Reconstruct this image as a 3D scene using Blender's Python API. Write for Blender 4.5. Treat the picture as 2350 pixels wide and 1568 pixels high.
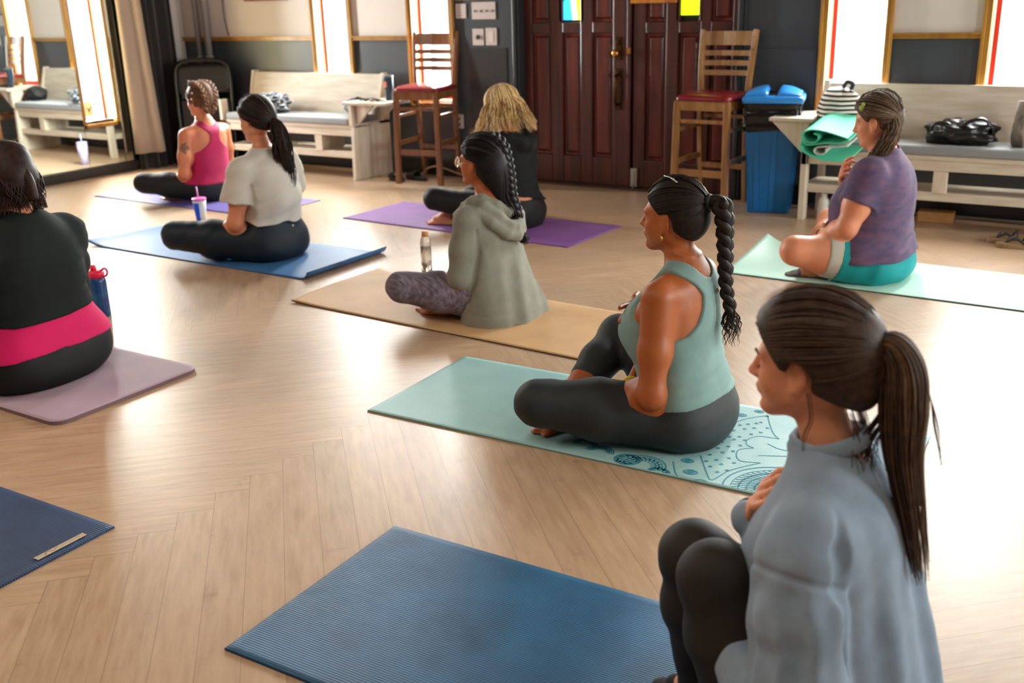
import bpy, bmesh, math, random
import numpy as np
from mathutils import Vector, Matrix, Euler, noise
random.seed(7); rng = np.random.RandomState(11)
for o in list(bpy.data.objects): bpy.data.objects.remove(o)
scn = bpy.context.scene
COL = scn.collection
PI = math.pi

# ---------------------------------------------------------------- camera
CAM_H, PITCH, ROLL, YAW, FPX = 1.3239, 0.32611, -0.02942, -0.57741, 2342.17
_cp, _sp = math.cos(PITCH), math.sin(PITCH)
FWD = Vector((math.sin(YAW)*_cp, math.cos(YAW)*_cp, -_sp))
_rt = Vector((math.cos(YAW), -math.sin(YAW), 0))
_up = _rt.cross(FWD)
RGT = _rt*math.cos(ROLL) + _up*math.sin(ROLL)
UPV = -_rt*math.sin(ROLL) + _up*math.cos(ROLL)
CAM = Vector((0, 0, CAM_H))
cd = bpy.data.cameras.new('camera'); cam = bpy.data.objects.new('camera', cd); COL.objects.link(cam)
cd.sensor_width = 36; cd.lens = FPX/2350*36; cd.clip_start = .05; cd.clip_end = 60
m3 = Matrix((RGT, UPV, -FWD)).transposed()
cam.matrix_world = Matrix.Translation(CAM) @ m3.to_4x4()
cd.dof.use_dof = True; cd.dof.focus_distance = 2.9; cd.dof.aperture_fstop = 3.5
scn.camera = cam

# ---------------------------------------------------------------- light
scn.view_settings.view_transform = 'Standard'; scn.view_settings.look = 'None'
scn.view_settings.gamma = 1; scn.view_settings.use_curve_mapping = False
scn.view_settings.exposure = EXPO = 0.05
w = bpy.data.worlds.new('sky'); scn.world = w; w.use_nodes = True
w.node_tree.nodes['Background'].inputs[0].default_value = (.93, .97, 1, 1)
w.node_tree.nodes['Background'].inputs[1].default_value = 2.0
def area(name, loc, rot, sx, sy, power, color=(1, 1, 1), spread=PI):
    l = bpy.data.lights.new(name, 'AREA'); l.shape = 'RECTANGLE'; l.size = sx; l.size_y = sy
    l.energy = power; l.color = color; l.spread = spread
    o = bpy.data.objects.new(name, l); COL.objects.link(o); o.location = loc; o.rotation_euler = rot
    return o
WD = 6.4946          # inner face of the back wall
DAY = (1.0, .985, .95)
# daylight standing outside each window (openings share these centres)
BACK_WINS = [(-6.085, -5.66), (-5.09, -4.66), (-1.913, -1.49), (-1.0, -.58), (-.08, .34), (.84, 1.26)]
for x0, x1 in BACK_WINS:
    area('daylight', ((x0+x1)/2, WD+.33, 1.55), (-PI/2, 0, 0), .42, 2.1, 290 if x0 < -4 else (190 if x0 < -1.2 else 125), DAY)
area('daylight', (-7.88, 5.38, 1.45), (0, -PI/2, 0), 2.1, .4, 420, DAY)
SIDE_WINS = [(2.7, 3.7), (4.9, 5.9)]      # right wall, out of frame
for y0, y1 in SIDE_WINS:
    area('daylight', (3.4, (y0+y1)/2, 1.6), (0, PI/2, 0), 1.9, .95, 135, DAY)
# added warm fill lights at ceiling height, strongest on the left
for x, y in ((-5.2, .6), (-2.4, .4), (.4, .2)):
    area('fill_light', (x, y, 3.13), (0, 0, 0), 1.2, 1.2, 62 if x < -5 else 27, (1, .82, .64))

# ---------------------------------------------------------------- helpers
def ray(px, py):
    return FWD + RGT*((px-1175)/FPX) - UPV*((py-784)/FPX)
def at_z(px, py, z=0.0):
    d = ray(px, py); return CAM + d*((z-CAM_H)/d.z)
def at_y(px, py, Y=WD):
    d = ray(px, py); return CAM + d*(Y/d.y)

def nd(nt, t, **k):
    n = nt.nodes.new(t)
    for a, b in k.items(): setattr(n, a, b)
    return n
def lin(c):
    if isinstance(c, str):
        c = [int(c[i:i+2], 16)/255 for i in (0, 2, 4)]
        c = [x/12.92 if x <= .04045 else ((x+.055)/1.055)**2.4 for x in c]
    return (c[0], c[1], c[2], 1)
def mat(name, col, rough=.6, metal=0, var=0., vscale=8, vcol=None, stretch=(1, 1, 1), bump=0., bscale=60, bstretch=None,
        coat=0, sheen=0, sss=0, spec=None, emit=None, alpha=None, trans=0, ior=None, coord='Object'):
    m = bpy.data.materials.new(name); m.use_nodes = True; nt = m.node_tree
    b = nt.nodes['Principled BSDF']; I = b.inputs
    I['Base Color'].default_value = lin(col); I['Roughness'].default_value = rough; I['Metallic'].default_value = metal
    if coat: I['Coat Weight'].default_value = coat; I['Coat Roughness'].default_value = .15
    if sheen: I['Sheen Weight'].default_value = sheen; I['Sheen Roughness'].default_value = .5
    if sss:
        I['Subsurface Weight'].default_value = sss; I['Subsurface Radius'].default_value = (.018, .007, .004); I['Subsurface Scale'].default_value = 1
    if spec is not None: I['Specular IOR Level'].default_value = spec
    if trans: I['Transmission Weight'].default_value = trans
    if ior: I['IOR'].default_value = ior
    if alpha is not None: I['Alpha'].default_value = alpha
    if emit: I['Emission Color'].default_value = lin(col); I['Emission Strength'].default_value = emit
    tc = nd(nt, 'ShaderNodeTexCoord')
    if var:
        mp = nd(nt, 'ShaderNodeMapping'); mp.inputs['Scale'].default_value = stretch
        nt.links.new(tc.outputs[coord], mp.inputs[0])
        nz = nd(nt, 'ShaderNodeTexNoise'); nz.inputs['Scale'].default_value = vscale; nz.inputs['Detail'].default_value = 5
        nt.links.new(mp.outputs[0], nz.inputs['Vector'])
        rp = nd(nt, 'ShaderNodeMapRange'); rp.inputs[1].default_value = .3; rp.inputs[2].default_value = .7
        nt.links.new(nz.outputs[0], rp.inputs[0])
        mx = nd(nt, 'ShaderNodeMix', data_type='RGBA')
        c = lin(col); c2 = lin(vcol) if vcol else (c[0]*(1-var), c[1]*(1-var), c[2]*(1-var), 1)
        mx.inputs[6].default_value = c; mx.inputs[7].default_value = c2
        nt.links.new(rp.outputs[0], mx.inputs[0]); nt.links.new(mx.outputs[2], I['Base Color'])
    if bump:
        mp = nd(nt, 'ShaderNodeMapping'); mp.inputs['Scale'].default_value = bstretch or (1, 1, 1)
        nt.links.new(tc.outputs[coord], mp.inputs[0])
        nz = nd(nt, 'ShaderNodeTexNoise'); nz.inputs['Scale'].default_value = bscale; nz.inputs['Detail'].default_value = 3
        nt.links.new(mp.outputs[0], nz.inputs['Vector'])
        bp = nd(nt, 'ShaderNodeBump'); bp.inputs['Strength'].default_value = bump; bp.inputs['Distance'].default_value = .004
        nt.links.new(nz.outputs[0], bp.inputs['Height']); nt.links.new(bp.outputs[0], I['Normal'])
    return m

class MB:
    "collects shapes and links them as one mesh object"
    def __init__(s): s.v = []; s.f = []; s.mi = []; s.sm = []; s.cur = 0
    def add(s, vs, fs, smooth=False):
        n = len(s.v); s.v += [tuple(v) for v in vs]
        for f in fs: s.f.append(tuple(i+n for i in f)); s.mi.append(s.cur); s.sm.append(smooth)
        return s
    def box(s, x0, x1, y0, y1, z0, z1, M=None):
        vs = [Vector((x, y, z)) for z in (z0, z1) for y in (y0, y1) for x in (x0, x1)]
        if M: vs = [M @ v for v in vs]
        return s.add(vs, [(0, 2, 3, 1), (4, 5, 7, 6), (0, 1, 5, 4), (2, 6, 7, 3), (0, 4, 6, 2), (1, 3, 7, 5)])
    def bar(s, a, b, w, t, up=(0, 0, 1)):
        a = Vector(a); b = Vector(b); d = (b-a).normalized(); up = Vector(up)
        if abs(d.dot(up)) > .98: up = Vector((0, 1, 0))
        x = d.cross(up).normalized(); y = x.cross(d)
        vs = [p + x*(w/2*sx) + y*(t/2*sy) for p in (a, b) for sx, sy in ((-1, -1), (1, -1), (1, 1), (-1, 1))]
        return s.add(vs, [(0, 1, 2, 3), (7, 6, 5, 4), (0, 4, 5, 1), (1, 5, 6, 2), (2, 6, 7, 3), (3, 7, 4, 0)])
    def prism(s, pts, y0, y1, plane='xz', M=None):
        n = len(pts)
        def mk(p, h):
            if plane == 'xz': v = Vector((p[0], h, p[1]))
            elif plane == 'xy': v = Vector((p[0], p[1], h))
            else: v = Vector((h, p[0], p[1]))
            return M @ v if M else v
        vs = [mk(p, y0) for p in pts] + [mk(p, y1) for p in pts]
        return s.add(vs, [tuple(range(n))[::-1], tuple(range(n, 2*n))] + [(i, (i+1) % n, n+(i+1) % n, n+i) for i in range(n)])
    def tube(s, pts, r, n=8, cap=True, flat=1.0, twist=None):
        pts = [Vector(p) for p in pts]; m = len(pts)
        rs = r if hasattr(r, '__len__') else [r]*m
        vs = []; ref = Vector((0, 0, 1))
        T = []
        for i in range(m):
            a = pts[max(0, i-1)]; b = pts[min(m-1, i+1)]; t = (b-a)
            T.append(t.normalized() if t.length > 1e-9 else Vector((0, 0, 1)))
        if abs(T[0].dot(ref)) > .9: ref = Vector((1, 0, 0))
        x = (ref - T[0]*ref.dot(T[0])).normalized()
        for i in range(m):
            x = (x - T[i]*x.dot(T[i])).normalized(); y = T[i].cross(x)
            for k in range(n):
                a = 2*PI*k/n; vs.append(pts[i] + x*(math.cos(a)*rs[i]) + y*(math.sin(a)*rs[i]*flat))
        fs = [(i*n+k, i*n+(k+1) % n, (i+1)*n+(k+1) % n, (i+1)*n+k) for i in range(m-1) for k in range(n)]
        if cap: fs += [tuple(range(n))[::-1], tuple(range((m-1)*n, m*n))]
        return s.add(vs, fs, True)
    def lathe(s, prof, c=(0, 0, 0), n=28, M=None):
        vs = []; m = len(prof)
        for r, z in prof:
            for k in range(n):
                a = 2*PI*k/n; v = Vector((r*math.cos(a), r*math.sin(a), z))
                vs.append((M @ v if M else v) + Vector(c))
        fs = [(i*n+k, i*n+(k+1) % n, (i+1)*n+(k+1) % n, (i+1)*n+k) for i in range(m-1) for k in range(n)]
        return s.add(vs, fs + [tuple(range(n))[::-1], tuple(range((m-1)*n, m*n))], True)
    def ball(s, c, r, n=14, M=None):
        r = r if hasattr(r, '__len__') else (r, r, r); vs = []; fs = []
        for i in range(n//2+1):
            t = PI*i/(n//2)
            for k in range(n):
                a = 2*PI*k/n; v = Vector((r[0]*math.sin(t)*math.cos(a), r[1]*math.sin(t)*math.sin(a), r[2]*math.cos(t)))
                vs.append((M @ v if M else v) + Vector(c))
        for i in range(n//2):
            for k in range(n): fs.append((i*n+k, (i+1)*n+k, (i+1)*n+(k+1) % n, i*n+(k+1) % n))
        return s.add(vs, fs, True)
    def build(s, name, mats, parent=None, bevel=0, smooth=None, **tg):
        me = bpy.data.meshes.new(name); me.from_pydata(s.v, [], s.f)
        for m in (mats if isinstance(mats, (list, tuple)) else [mats]): me.materials.append(m)
        me.polygons.foreach_set('material_index', s.mi)
        me.polygons.foreach_set('use_smooth', s.sm if smooth is None else [smooth]*len(s.f))
        me.update(); me.validate()
        o = bpy.data.objects.new(name, me); COL.objects.link(o)
        if parent: o.parent = parent
        if bevel:
            b = o.modifiers.new('bevel', 'BEVEL'); b.width = bevel; b.segments = 2; b.limit_method = 'ANGLE'; b.harden_normals = False
        return tag(o, **tg)
def tag(o, label=None, cat=None, group=None, kind=None):
    if label: o['label'] = label
    if cat: o['category'] = cat
    if group: o['group'] = group
    if kind: o['kind'] = kind
    return o
def empty(name, loc=(0, 0, 0), rz=0, **tg):
    o = bpy.data.objects.new(name, None); COL.objects.link(o); o.empty_display_size = .1
    o.location = loc; o.rotation_euler = (0, 0, rz); return tag(o, **tg)
def copy_tree(o, parent=None):
    c = o.copy(); COL.objects.link(c)
    if parent: c.parent = parent
    for ch in [x for x in bpy.data.objects if x.parent == o]: copy_tree(ch, c)
    return c
def catmull(pts, n=6):
    P = [np.array(p, float) for p in pts]; out = []
    for i in range(len(P)-1):
        p0 = P[max(i-1, 0)]; p1 = P[i]; p2 = P[i+1]; p3 = P[min(i+2, len(P)-1)]
        for k in range(n):
            t = k/n; out.append(.5*((2*p1)+(-p0+p2)*t+(2*p0-5*p1+4*p2-p3)*t*t+(-p0+3*p1-3*p2+p3)*t**3))
    out.append(P[-1]); return out
# ================================================================ room
def floor_mat():
    m = bpy.data.materials.new('herringbone_wood'); m.use_nodes = True; nt = m.node_tree; L = nt.links
    b = nt.nodes['Principled BSDF']
    uv = nd(nt, 'ShaderNodeUVMap'); at = nd(nt, 'ShaderNodeAttribute', attribute_name='tone')
    mp = nd(nt, 'ShaderNodeMapping'); mp.inputs['Scale'].default_value = (2.2, 15, 1)
    L.new(uv.outputs[0], mp.inputs[0])
    off = nd(nt, 'ShaderNodeVectorMath', operation='ADD'); L.new(mp.outputs[0], off.inputs[0])
    cx = nd(nt, 'ShaderNodeCombineXYZ'); L.new(at.outputs['Fac'], cx.inputs[2])
    sc = nd(nt, 'ShaderNodeVectorMath', operation='SCALE'); sc.inputs['Scale'].default_value = 90
    L.new(cx.outputs[0], sc.inputs[0]); L.new(sc.outputs[0], off.inputs[1])
    n1 = nd(nt, 'ShaderNodeTexNoise'); n1.inputs['Scale'].default_value = 3; n1.inputs['Detail'].default_value = 7; n1.inputs['Roughness'].default_value = .62
    L.new(off.outputs[0], n1.inputs['Vector'])
    # knots: short dark flecks across the grain
    mp2 = nd(nt, 'ShaderNodeMapping'); mp2.inputs['Scale'].default_value = (9, 3.5, 1); L.new(uv.outputs[0], mp2.inputs[0])
    of2 = nd(nt, 'ShaderNodeVectorMath', operation='ADD'); L.new(mp2.outputs[0], of2.inputs[0]); L.new(sc.outputs[0], of2.inputs[1])
    n2 = nd(nt, 'ShaderNodeTexNoise'); n2.inputs['Scale'].default_value = 2.2; n2.inputs['Detail'].default_value = 4; L.new(of2.outputs[0], n2.inputs['Vector'])
    cr = nd(nt, 'ShaderNodeValToRGB'); L.new(n1.outputs[0], cr.inputs[0])
    e = cr.color_ramp.elements; e[0].position = .20; e[0].color = lin('a27f60'); e[1].position = .80; e[1].color = lin('cdaf91')
    kn = nd(nt, 'ShaderNodeMapRange'); kn.inputs[1].default_value = .66; kn.inputs[2].default_value = .80; kn.inputs[4].default_value = .45
    L.new(n2.outputs[0], kn.inputs[0])
    mk = nd(nt, 'ShaderNodeMix', data_type='RGBA'); L.new(kn.outputs[0], mk.inputs[0]); L.new(cr.outputs[0], mk.inputs[6]); mk.inputs[7].default_value = lin('7e5c42')
    hs = nd(nt, 'ShaderNodeHueSaturation'); L.new(mk.outputs[2], hs.inputs['Color'])
    mr = nd(nt, 'ShaderNodeMapRange'); mr.inputs[3].default_value = .92; mr.inputs[4].default_value = 1.05; L.new(at.outputs['Fac'], mr.inputs[0]); L.new(mr.outputs[0], hs.inputs['Value'])
    # worn, patchy finish across the whole room
    tc = nd(nt, 'ShaderNodeTexCoord'); n3 = nd(nt, 'ShaderNodeTexNoise'); n3.inputs['Scale'].default_value = 1.7; n3.inputs['Detail'].default_value = 6; L.new(tc.outputs['Object'], n3.inputs['Vector'])
    mw = nd(nt, 'ShaderNodeMapRange'); mw.inputs[1].default_value = .35; mw.inputs[2].default_value = .7; mw.inputs[4].default_value = .35; L.new(n3.outputs[0], mw.inputs[0])
    m2 = nd(nt, 'ShaderNodeMix', data_type='RGBA'); L.new(mw.outputs[0], m2.inputs[0]); L.new(hs.outputs[0], m2.inputs[6]); m2.inputs[7].default_value = lin('bb9d80')
    # thin joints from the board edges
    sx = nd(nt, 'ShaderNodeSeparateXYZ'); L.new(uv.outputs[0], sx.inputs[0])
    def edge(out, length, wd):
        a = nd(nt, 'ShaderNodeMath', operation='SUBTRACT'); L.new(out, a.inputs[0]); a.inputs[1].default_value = length/2
        c = nd(nt, 'ShaderNodeMath', operation='ABSOLUTE'); L.new(a.outputs[0], c.inputs[0])
        g = nd(nt, 'ShaderNodeMath', operation='GREATER_THAN'); L.new(c.outputs[0], g.inputs[0]); g.inputs[1].default_value = length/2-wd
        return g
    g1 = edge(sx.outputs[0], PL, .0012); g2 = edge(sx.outputs[1], PW, .0007)
    gm = nd(nt, 'ShaderNodeMath', operation='MAXIMUM'); L.new(g1.outputs[0], gm.inputs[0]); L.new(g2.outputs[0], gm.inputs[1])
    gs = nd(nt, 'ShaderNodeMath', operation='MULTIPLY'); L.new(gm.outputs[0], gs.inputs[0]); gs.inputs[1].default_value = .55
    m3_ = nd(nt, 'ShaderNodeMix', data_type='RGBA'); L.new(gs.outputs[0], m3_.inputs[0]); L.new(m2.outputs[2], m3_.inputs[6]); m3_.inputs[7].default_value = lin('5f432f')
    L.new(m3_.outputs[2], b.inputs['Base Color'])
    rr = nd(nt, 'ShaderNodeMapRange'); rr.inputs[3].default_value = .30; rr.inputs[4].default_value = .46; L.new(n1.outputs[0], rr.inputs[0]); L.new(rr.outputs[0], b.inputs['Roughness'])
    b.inputs['Specular IOR Level'].default_value = .55; b.inputs['Coat Weight'].default_value = .3; b.inputs['Coat Roughness'].default_value = .30
    bp = nd(nt, 'ShaderNodeBump'); bp.inputs['Strength'].default_value = .10; bp.inputs['Distance'].default_value = .002; L.new(n1.outputs[0], bp.inputs['Height']); L.new(bp.outputs[0], b.inputs['Normal'])
    return m
PW = .0944; PN = 20; PL = PW*PN
X_LEFT, X_RIGHT, Y_FRONT = -7.66, 3.0, -2.6
def build_floor():
    s2 = math.sqrt(.5); ph = Vector((s2, -s2, 0)); qh = Vector((-s2, -s2, 0)); O = Vector((-2.093, 1.806, 0))
    vs = []; fs = []; uvs = []; tones = []
    def plank(p, q, dp, dq, along):
        c = [(p, q), (p+dp, q), (p+dp, q+dq), (p, q+dq)]
        w4 = [O+ph*a+qh*b_ for a, b_ in c]
        cx = sum(v.x for v in w4)/4; cy = sum(v.y for v in w4)/4
        if cx < X_LEFT-1.2 or cx > X_RIGHT+1.2 or cy < Y_FRONT-1.2 or cy > WD+1.6: return
        n = len(vs); vs.extend([tuple(v) for v in w4]); fs.append((n+3, n+2, n+1, n))
        u = [(0, 0), (PL, 0), (PL, PW), (0, PW)] if along else [(0, 0), (0, PW), (PL, PW), (PL, 0)]
        uvs.extend([u[3], u[2], u[1], u[0]]); tones.append(random.random())
    for m_ in range(-4, 5):
        for k in range(-140, 140):
            p0 = k*PW + m_*2*PL
            plank(p0, k*PW, PL, PW, True)
            plank(p0, (k+1)*PW, PW, PL, False)
    me = bpy.data.meshes.new('floor'); me.from_pydata(vs, [], fs)
    ul = me.uv_layers.new(name='UVMap')
    ul.data.foreach_set('uv', np.array(uvs, 'f').ravel())
    a = me.attributes.new('tone', 'FLOAT', 'FACE'); a.data.foreach_set('value', tones)
    bm = bmesh.new(); bm.from_mesh(me)
    for co, no in (((X_LEFT-.15, 0, 0), (-1, 0, 0)), ((X_RIGHT+.1, 0, 0), (1, 0, 0)), ((0, Y_FRONT-.1, 0), (0, -1, 0)), ((0, WD+.2, 0), (0, 1, 0))):
        bmesh.ops.bisect_plane(bm, geom=bm.verts[:]+bm.edges[:]+bm.faces[:], plane_co=co, plane_no=no, clear_outer=True)
    bm.to_mesh(me); bm.free()
    me.materials.append(floor_mat()); o = bpy.data.objects.new('floor', me); COL.objects.link(o); o['kind'] = 'structure'
build_floor()

M_SLATE = mat('slate_paint', '42474e', .38, var=.12, vscale=3, bump=.05, bscale=40)
M_WHITEW = mat('white_wall_paint', 'd9d0c8', .6, var=.05, vscale=2)
M_BLACK = mat('black_paint', '121314', .5, var=.2, vscale=5)
M_GOLD = mat('honey_pine_trim', 'b5832f', .35, var=.35, vscale=6, stretch=(3, 3, .4), vcol='8f6222', coat=.3)
M_JAMB = mat('cream_jamb_paint', 'e8d9ae', .5)
M_CEIL = mat('dark_ceiling_board', '5a5048', .8)
M_RED = mat('red_stained_glass', 'b8200e', .4, spec=.3)
M_BASEB = mat('black_baseboard_paint', '1a1a1b', .35)

def wall_cells(name, xs, zs, y0, y1, openings, matf, mats, axis='x'):
    b = MB()
    for i in range(len(xs)-1):
        for j in range(len(zs)-1):
            xa, xb, za, zb = xs[i], xs[i+1], zs[j], zs[j+1]; xc = (xa+xb)/2; zc = (za+zb)/2
            if any(o[0] < xc < o[1] and o[2] < zc < o[3] for o in openings): continue
            b.cur = matf(xc, zc)
            if axis == 'x': b.box(xa, xb, y0, y1, za, zb)
            else: b.box(y0, y1, xa, xb, za, zb)
    return b.build(name, mats, kind='structure')
ZTOP = 3.15; WZ0, WZ1 = .535, 2.5; RAIL = 1.057
TW = .042
ops = [(x0+TW, x1-TW, WZ0+TW, WZ1) for x0, x1 in BACK_WINS]
DX0, DX1, DZ = -4.10, -2.42, 2.12
ops.append((DX0, DX1, -1, DZ))
xs = sorted(set([X_LEFT-.15, -4.66, -1.92, X_RIGHT+.15, DX0, DX1] + [v for o in ops for v in o[:2]]))
zs = sorted(set([0, RAIL-.015, ZTOP, DZ, WZ0+TW, WZ1]))
def bm_(x, z): return 0 if (z < RAIL-.015 or -4.66 < x < -1.92) else 1
wall_cells('wall_back', xs, zs, WD, WD+.2, ops, bm_, [M_SLATE, M_WHITEW])
lw = (5.225, 5.575, .395, 2.5)
ys = sorted(set([Y_FRONT-.1, WD, lw[0]+.03, lw[1]-.03])); zz = [0, .425, 2.5, ZTOP]
wall_cells('wall_left', ys, zz, X_LEFT-.15, X_LEFT, [(lw[0]+.03, lw[1]-.03, .425, 2.5)], lambda a, c: 0, [M_WHITEW], 'y')
so = [(a, c, .65, 2.55) for a, c in SIDE_WINS]
ys = sorted(set([Y_FRONT-.1, WD+.2]+[v for o in so for v in o[:2]])); zz = [0, .65, 2.55, ZTOP]
wall_cells('wall_right', ys, zz, X_RIGHT, X_RIGHT+.2, so, lambda a, c: 0 if c < .65 else 1, [M_SLATE, M_WHITEW], 'y')
MB().box(X_LEFT-.15, X_RIGHT+.2, Y_FRONT-.2, Y_FRONT-.1, 0, ZTOP).build('wall_front', M_SLATE, kind='structure')
MB().box(X_LEFT-.15, X_RIGHT+.2, Y_FRONT-.2, WD+.2, ZTOP, ZTOP+.1).build('ceiling', M_CEIL, kind='structure')
MB().box(X_LEFT-.3, X_RIGHT+.4, Y_FRONT-.4, WD+2.0, -.12, -.02).build('subfloor', mat('subfloor_board', '6d5a48', .8), kind='structure')

# windows
M_PANE = bpy.data.materials.new('window_glass'); M_PANE.use_nodes = True
_nt = M_PANE.node_tree; _nt.nodes.clear()
_o = nd(_nt, 'ShaderNodeOutputMaterial'); _t = nd(_nt, 'ShaderNodeBsdfTransparent'); _g = nd(_nt, 'ShaderNodeBsdfGlossy'); _g.inputs['Roughness'].default_value = .05
_mx = nd(_nt, 'ShaderNodeMixShader'); _mx.inputs[0].default_value = .06; _t.inputs[0].default_value = (.97, 1, 1, 1)
_nt.links.new(_t.outputs[0], _mx.inputs[1]); _nt.links.new(_g.outputs[0], _mx.inputs[2]); _nt.links.new(_mx.outputs[0], _o.inputs[0])
def molding(b, x0, x1, z0, z1, y, t=.022, w=TW):
    "picture-frame casing, two steps"
    for (a, c, d, e) in ((x0, x0+w, z0, z1), (x1-w, x1, z0, z1), (x0, x1, z0, z0+w), (x0, x1, z1-w, z1)):
        b.box(a, c, y-t, y, d, e)
    q = w*.32
    for (a, c, d, e) in ((x0-.004, x0+q, z0, z1), (x1-q, x1+.004, z0, z1), (x0-.004, x1+.004, z0-.004, z0+q)):
        b.box(a, c, y-t-.010, y-t+.001, d, e)
wn = 0
for x0, x1 in BACK_WINS:
    wn += 1
    root = empty('window_%d' % wn, ((x0+x1)/2, WD, WZ0), kind='structure')
    dx = -(x0+x1)/2; hx = (x1-x0)/2; h = WZ1-WZ0
    b = MB(); molding(b, -hx, hx, 0, h+.05, 0); b.build('casing', M_GOLD, root, bevel=.003)
    b = MB(); a = hx-TW
    for s_ in (-1, 1): b.box(s_*a-.006 if s_ > 0 else -a, s_*a if s_ > 0 else -a+.006, 0, .085, TW, h)
    b.box(-a, a, 0, .085, TW, TW+.006); b.build('jamb', M_JAMB, root)
    b = MB()
    b.box(-a+.006, -a+.034, .060, .068, TW, h); b.box(a-.020, a-.006, .060, .068, TW, h); b.box(-a, a, .060, .068, TW+.006, TW+.05)
    b.build('border_glass', M_RED, root)
    MB().box(-a+.02, a-.02, .062, .066, TW+.03, h).build('pane', M_PANE, root)
# window in the left wall, between the mirrors
root = empty('window_%d' % (wn+1), (X_LEFT, (lw[0]+lw[1])/2, lw[2]), kind='structure')
hy = (lw[1]-lw[0])/2; H_ = lw[3]-lw[2]; b = MB()
for (a, c, d, e) in ((-hy, -hy+.03, 0, H_), (hy-.03, hy, 0, H_), (-hy, hy, 0, .03)): b.box(0, .16, a, c, d, e)
b.build('casing', M_GOLD, root, bevel=.003)
b = MB(); b.box(-.12, .145, hy-.036, hy-.03, .03, H_); b.box(-.12, .145, -hy+.03, -hy+.036, .03, H_); b.build('jamb', M_JAMB, root)
b = MB(); b.box(.03, .04, hy-.062, hy-.036, .04, H_); b.build('border_glass', M_RED, root)
b = MB(); b.box(.02, .13, -hy+.036, hy-.036, .03, .052); b.build('sill', M_BLACK, root)
MB().box(.032, .036, -hy+.036, hy-.036, .05, H_).build('pane', M_PANE, root)
b = MB(); b.box(.037, .039, -.07, .02, .085, .20); stk = b.build('sticker', mat('kraft_sticker_paper', 'e8c9a0', .7), root)
b = MB()
for sgn in (-1, 1): b.bar(((.0405), -.025, .12), ((.0405), -.025+sgn*.028, .165), .003, .006, up=(1, 0, 0))
b.bar(((.0405), -.025, .105), ((.0405), -.025, .15), .003, .004, up=(1, 0, 0)); b.build('print', M_BLACK, stk)
# right wall windows (lit from outside, out of frame)
for y0, y1 in SIDE_WINS:
    wn += 1
    root = empty('window_%d' % (wn+1), (X_RIGHT, (y0+y1)/2, .65), kind='structure'); hy = (y1-y0)/2; b = MB()
    for (a, c, d, e) in ((-hy-.04, -hy+.02, -.04, 1.94), (hy-.02, hy+.04, -.04, 1.94), (-hy, hy, -.04, .02), (-hy, hy, 1.88, 1.94)): b.box(-.03, .02, a, c, d, e)
    b.build('casing', M_GOLD, root)
    MB().box(.10, .104, -hy, hy, 0, 1.9).build('pane', M_PANE, root)

# chair rails, baseboards
n = 0
for xa, xb in ((X_LEFT, -6.085), (-5.66, -5.09), (-1.49, -1.0), (-.58, -.08), (.34, .84), (1.26, X_RIGHT)):
    n += 1; b = MB(); b.box(xa, xb, WD-.020, WD, RAIL-.030, RAIL); b.box(xa, xb, WD-.030, WD-.018, RAIL-.010, RAIL+.002); b.box(xa, xb, WD-.026, WD-.018, RAIL-.032, RAIL-.024)
    b.build('trim_%d' % n, M_GOLD, kind='structure', bevel=.002)
b = MB(); b.box(X_LEFT, DX0-.05, WD-.018, WD, 0, .12); b.box(DX1+.05, X_RIGHT, WD-.018, WD, 0, .12)
b.box(X_LEFT, DX0-.05, WD-.03, WD, 0, .02); b.box(DX1+.05, X_RIGHT, WD-.03, WD, 0, .02)
b.build('baseboard_back', M_BASEB, kind='structure')
# pipes in the corner + wire
M_PIPE = mat('grey_painted_pipe', '8d8580', .5)
for i, (x, r) in enumerate(((-7.42, .022), (-7.30, .030))):
    b = MB(); b.tube([(x, WD-.05, .2), (x, WD-.05, ZTOP)], r, 12); b.tube([(x, WD-.05, .86), (x, WD-.05, .90)], r*1.25, 12); b.build('trim_%d' % (20+i), M_PIPE, kind='structure')
a = at_y(505, -60, WD-.02); c = at_y(513, 30, WD-.02); e_ = at_y(525, 82, WD-.02)
b = MB(); b.tube(catmull([at_y(497, -160, WD-.012), a, c, at_y(519, 60, WD-.012), e_], 4), .005, 6)
b.build('cable', mat('dark_cable_rubber', '3a302c', .6), label='thin dark cable hanging down the white wall by the corner pipes', cat='cable')
b = MB(); p = at_y(564, 3); q = at_y(662, 3); b.box(p.x, q.x, WD-.025, WD-.002, p.z, p.z+.3)
fr = b.build('picture_frame', mat('reddish_frame_wood', '7a4030', .45), label='wooden picture frame on white wall above the left bench, cut by top edge', cat='picture', bevel=.003)
b = MB(); b.box(p.x+.03, q.x-.03, WD-.028, WD-.02, p.z+.03, p.z+.27); b.build('print', mat('cream_print_paper', 'cfc2ae', .8), fr)

# ---------------------------------------------------------------- double door
M_DOORW = mat('dark_cherry_door_wood', '5a2114', .38, var=.45, vscale=5, stretch=(6, 6, .5), vcol='34120b', coat=.25)
M_DOORP = mat('red_cherry_panel_wood', '742514', .40, var=.5, vscale=4, stretch=(6, 6, .4), vcol='40150c', coat=.2)
DY = WD+.05
def glass_col(name, c, e=2.2): return mat(name, c, .3, emit=e)  # emission stands in for daylight coming through the glass from behind
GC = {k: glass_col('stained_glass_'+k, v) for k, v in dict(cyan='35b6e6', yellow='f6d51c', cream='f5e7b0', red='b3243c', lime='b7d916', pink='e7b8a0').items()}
M_LEAD = mat('lead_came', '15110d', .5)
M_BRASS = mat('aged_brass', 'c99a55', .25, metal=1)
M_ABRASS = mat('dark_aged_brass', '4e3420', .35, metal=.9)
M_SILVER = mat('brushed_steel', 'b9b6b0', .3, metal=1)
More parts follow.
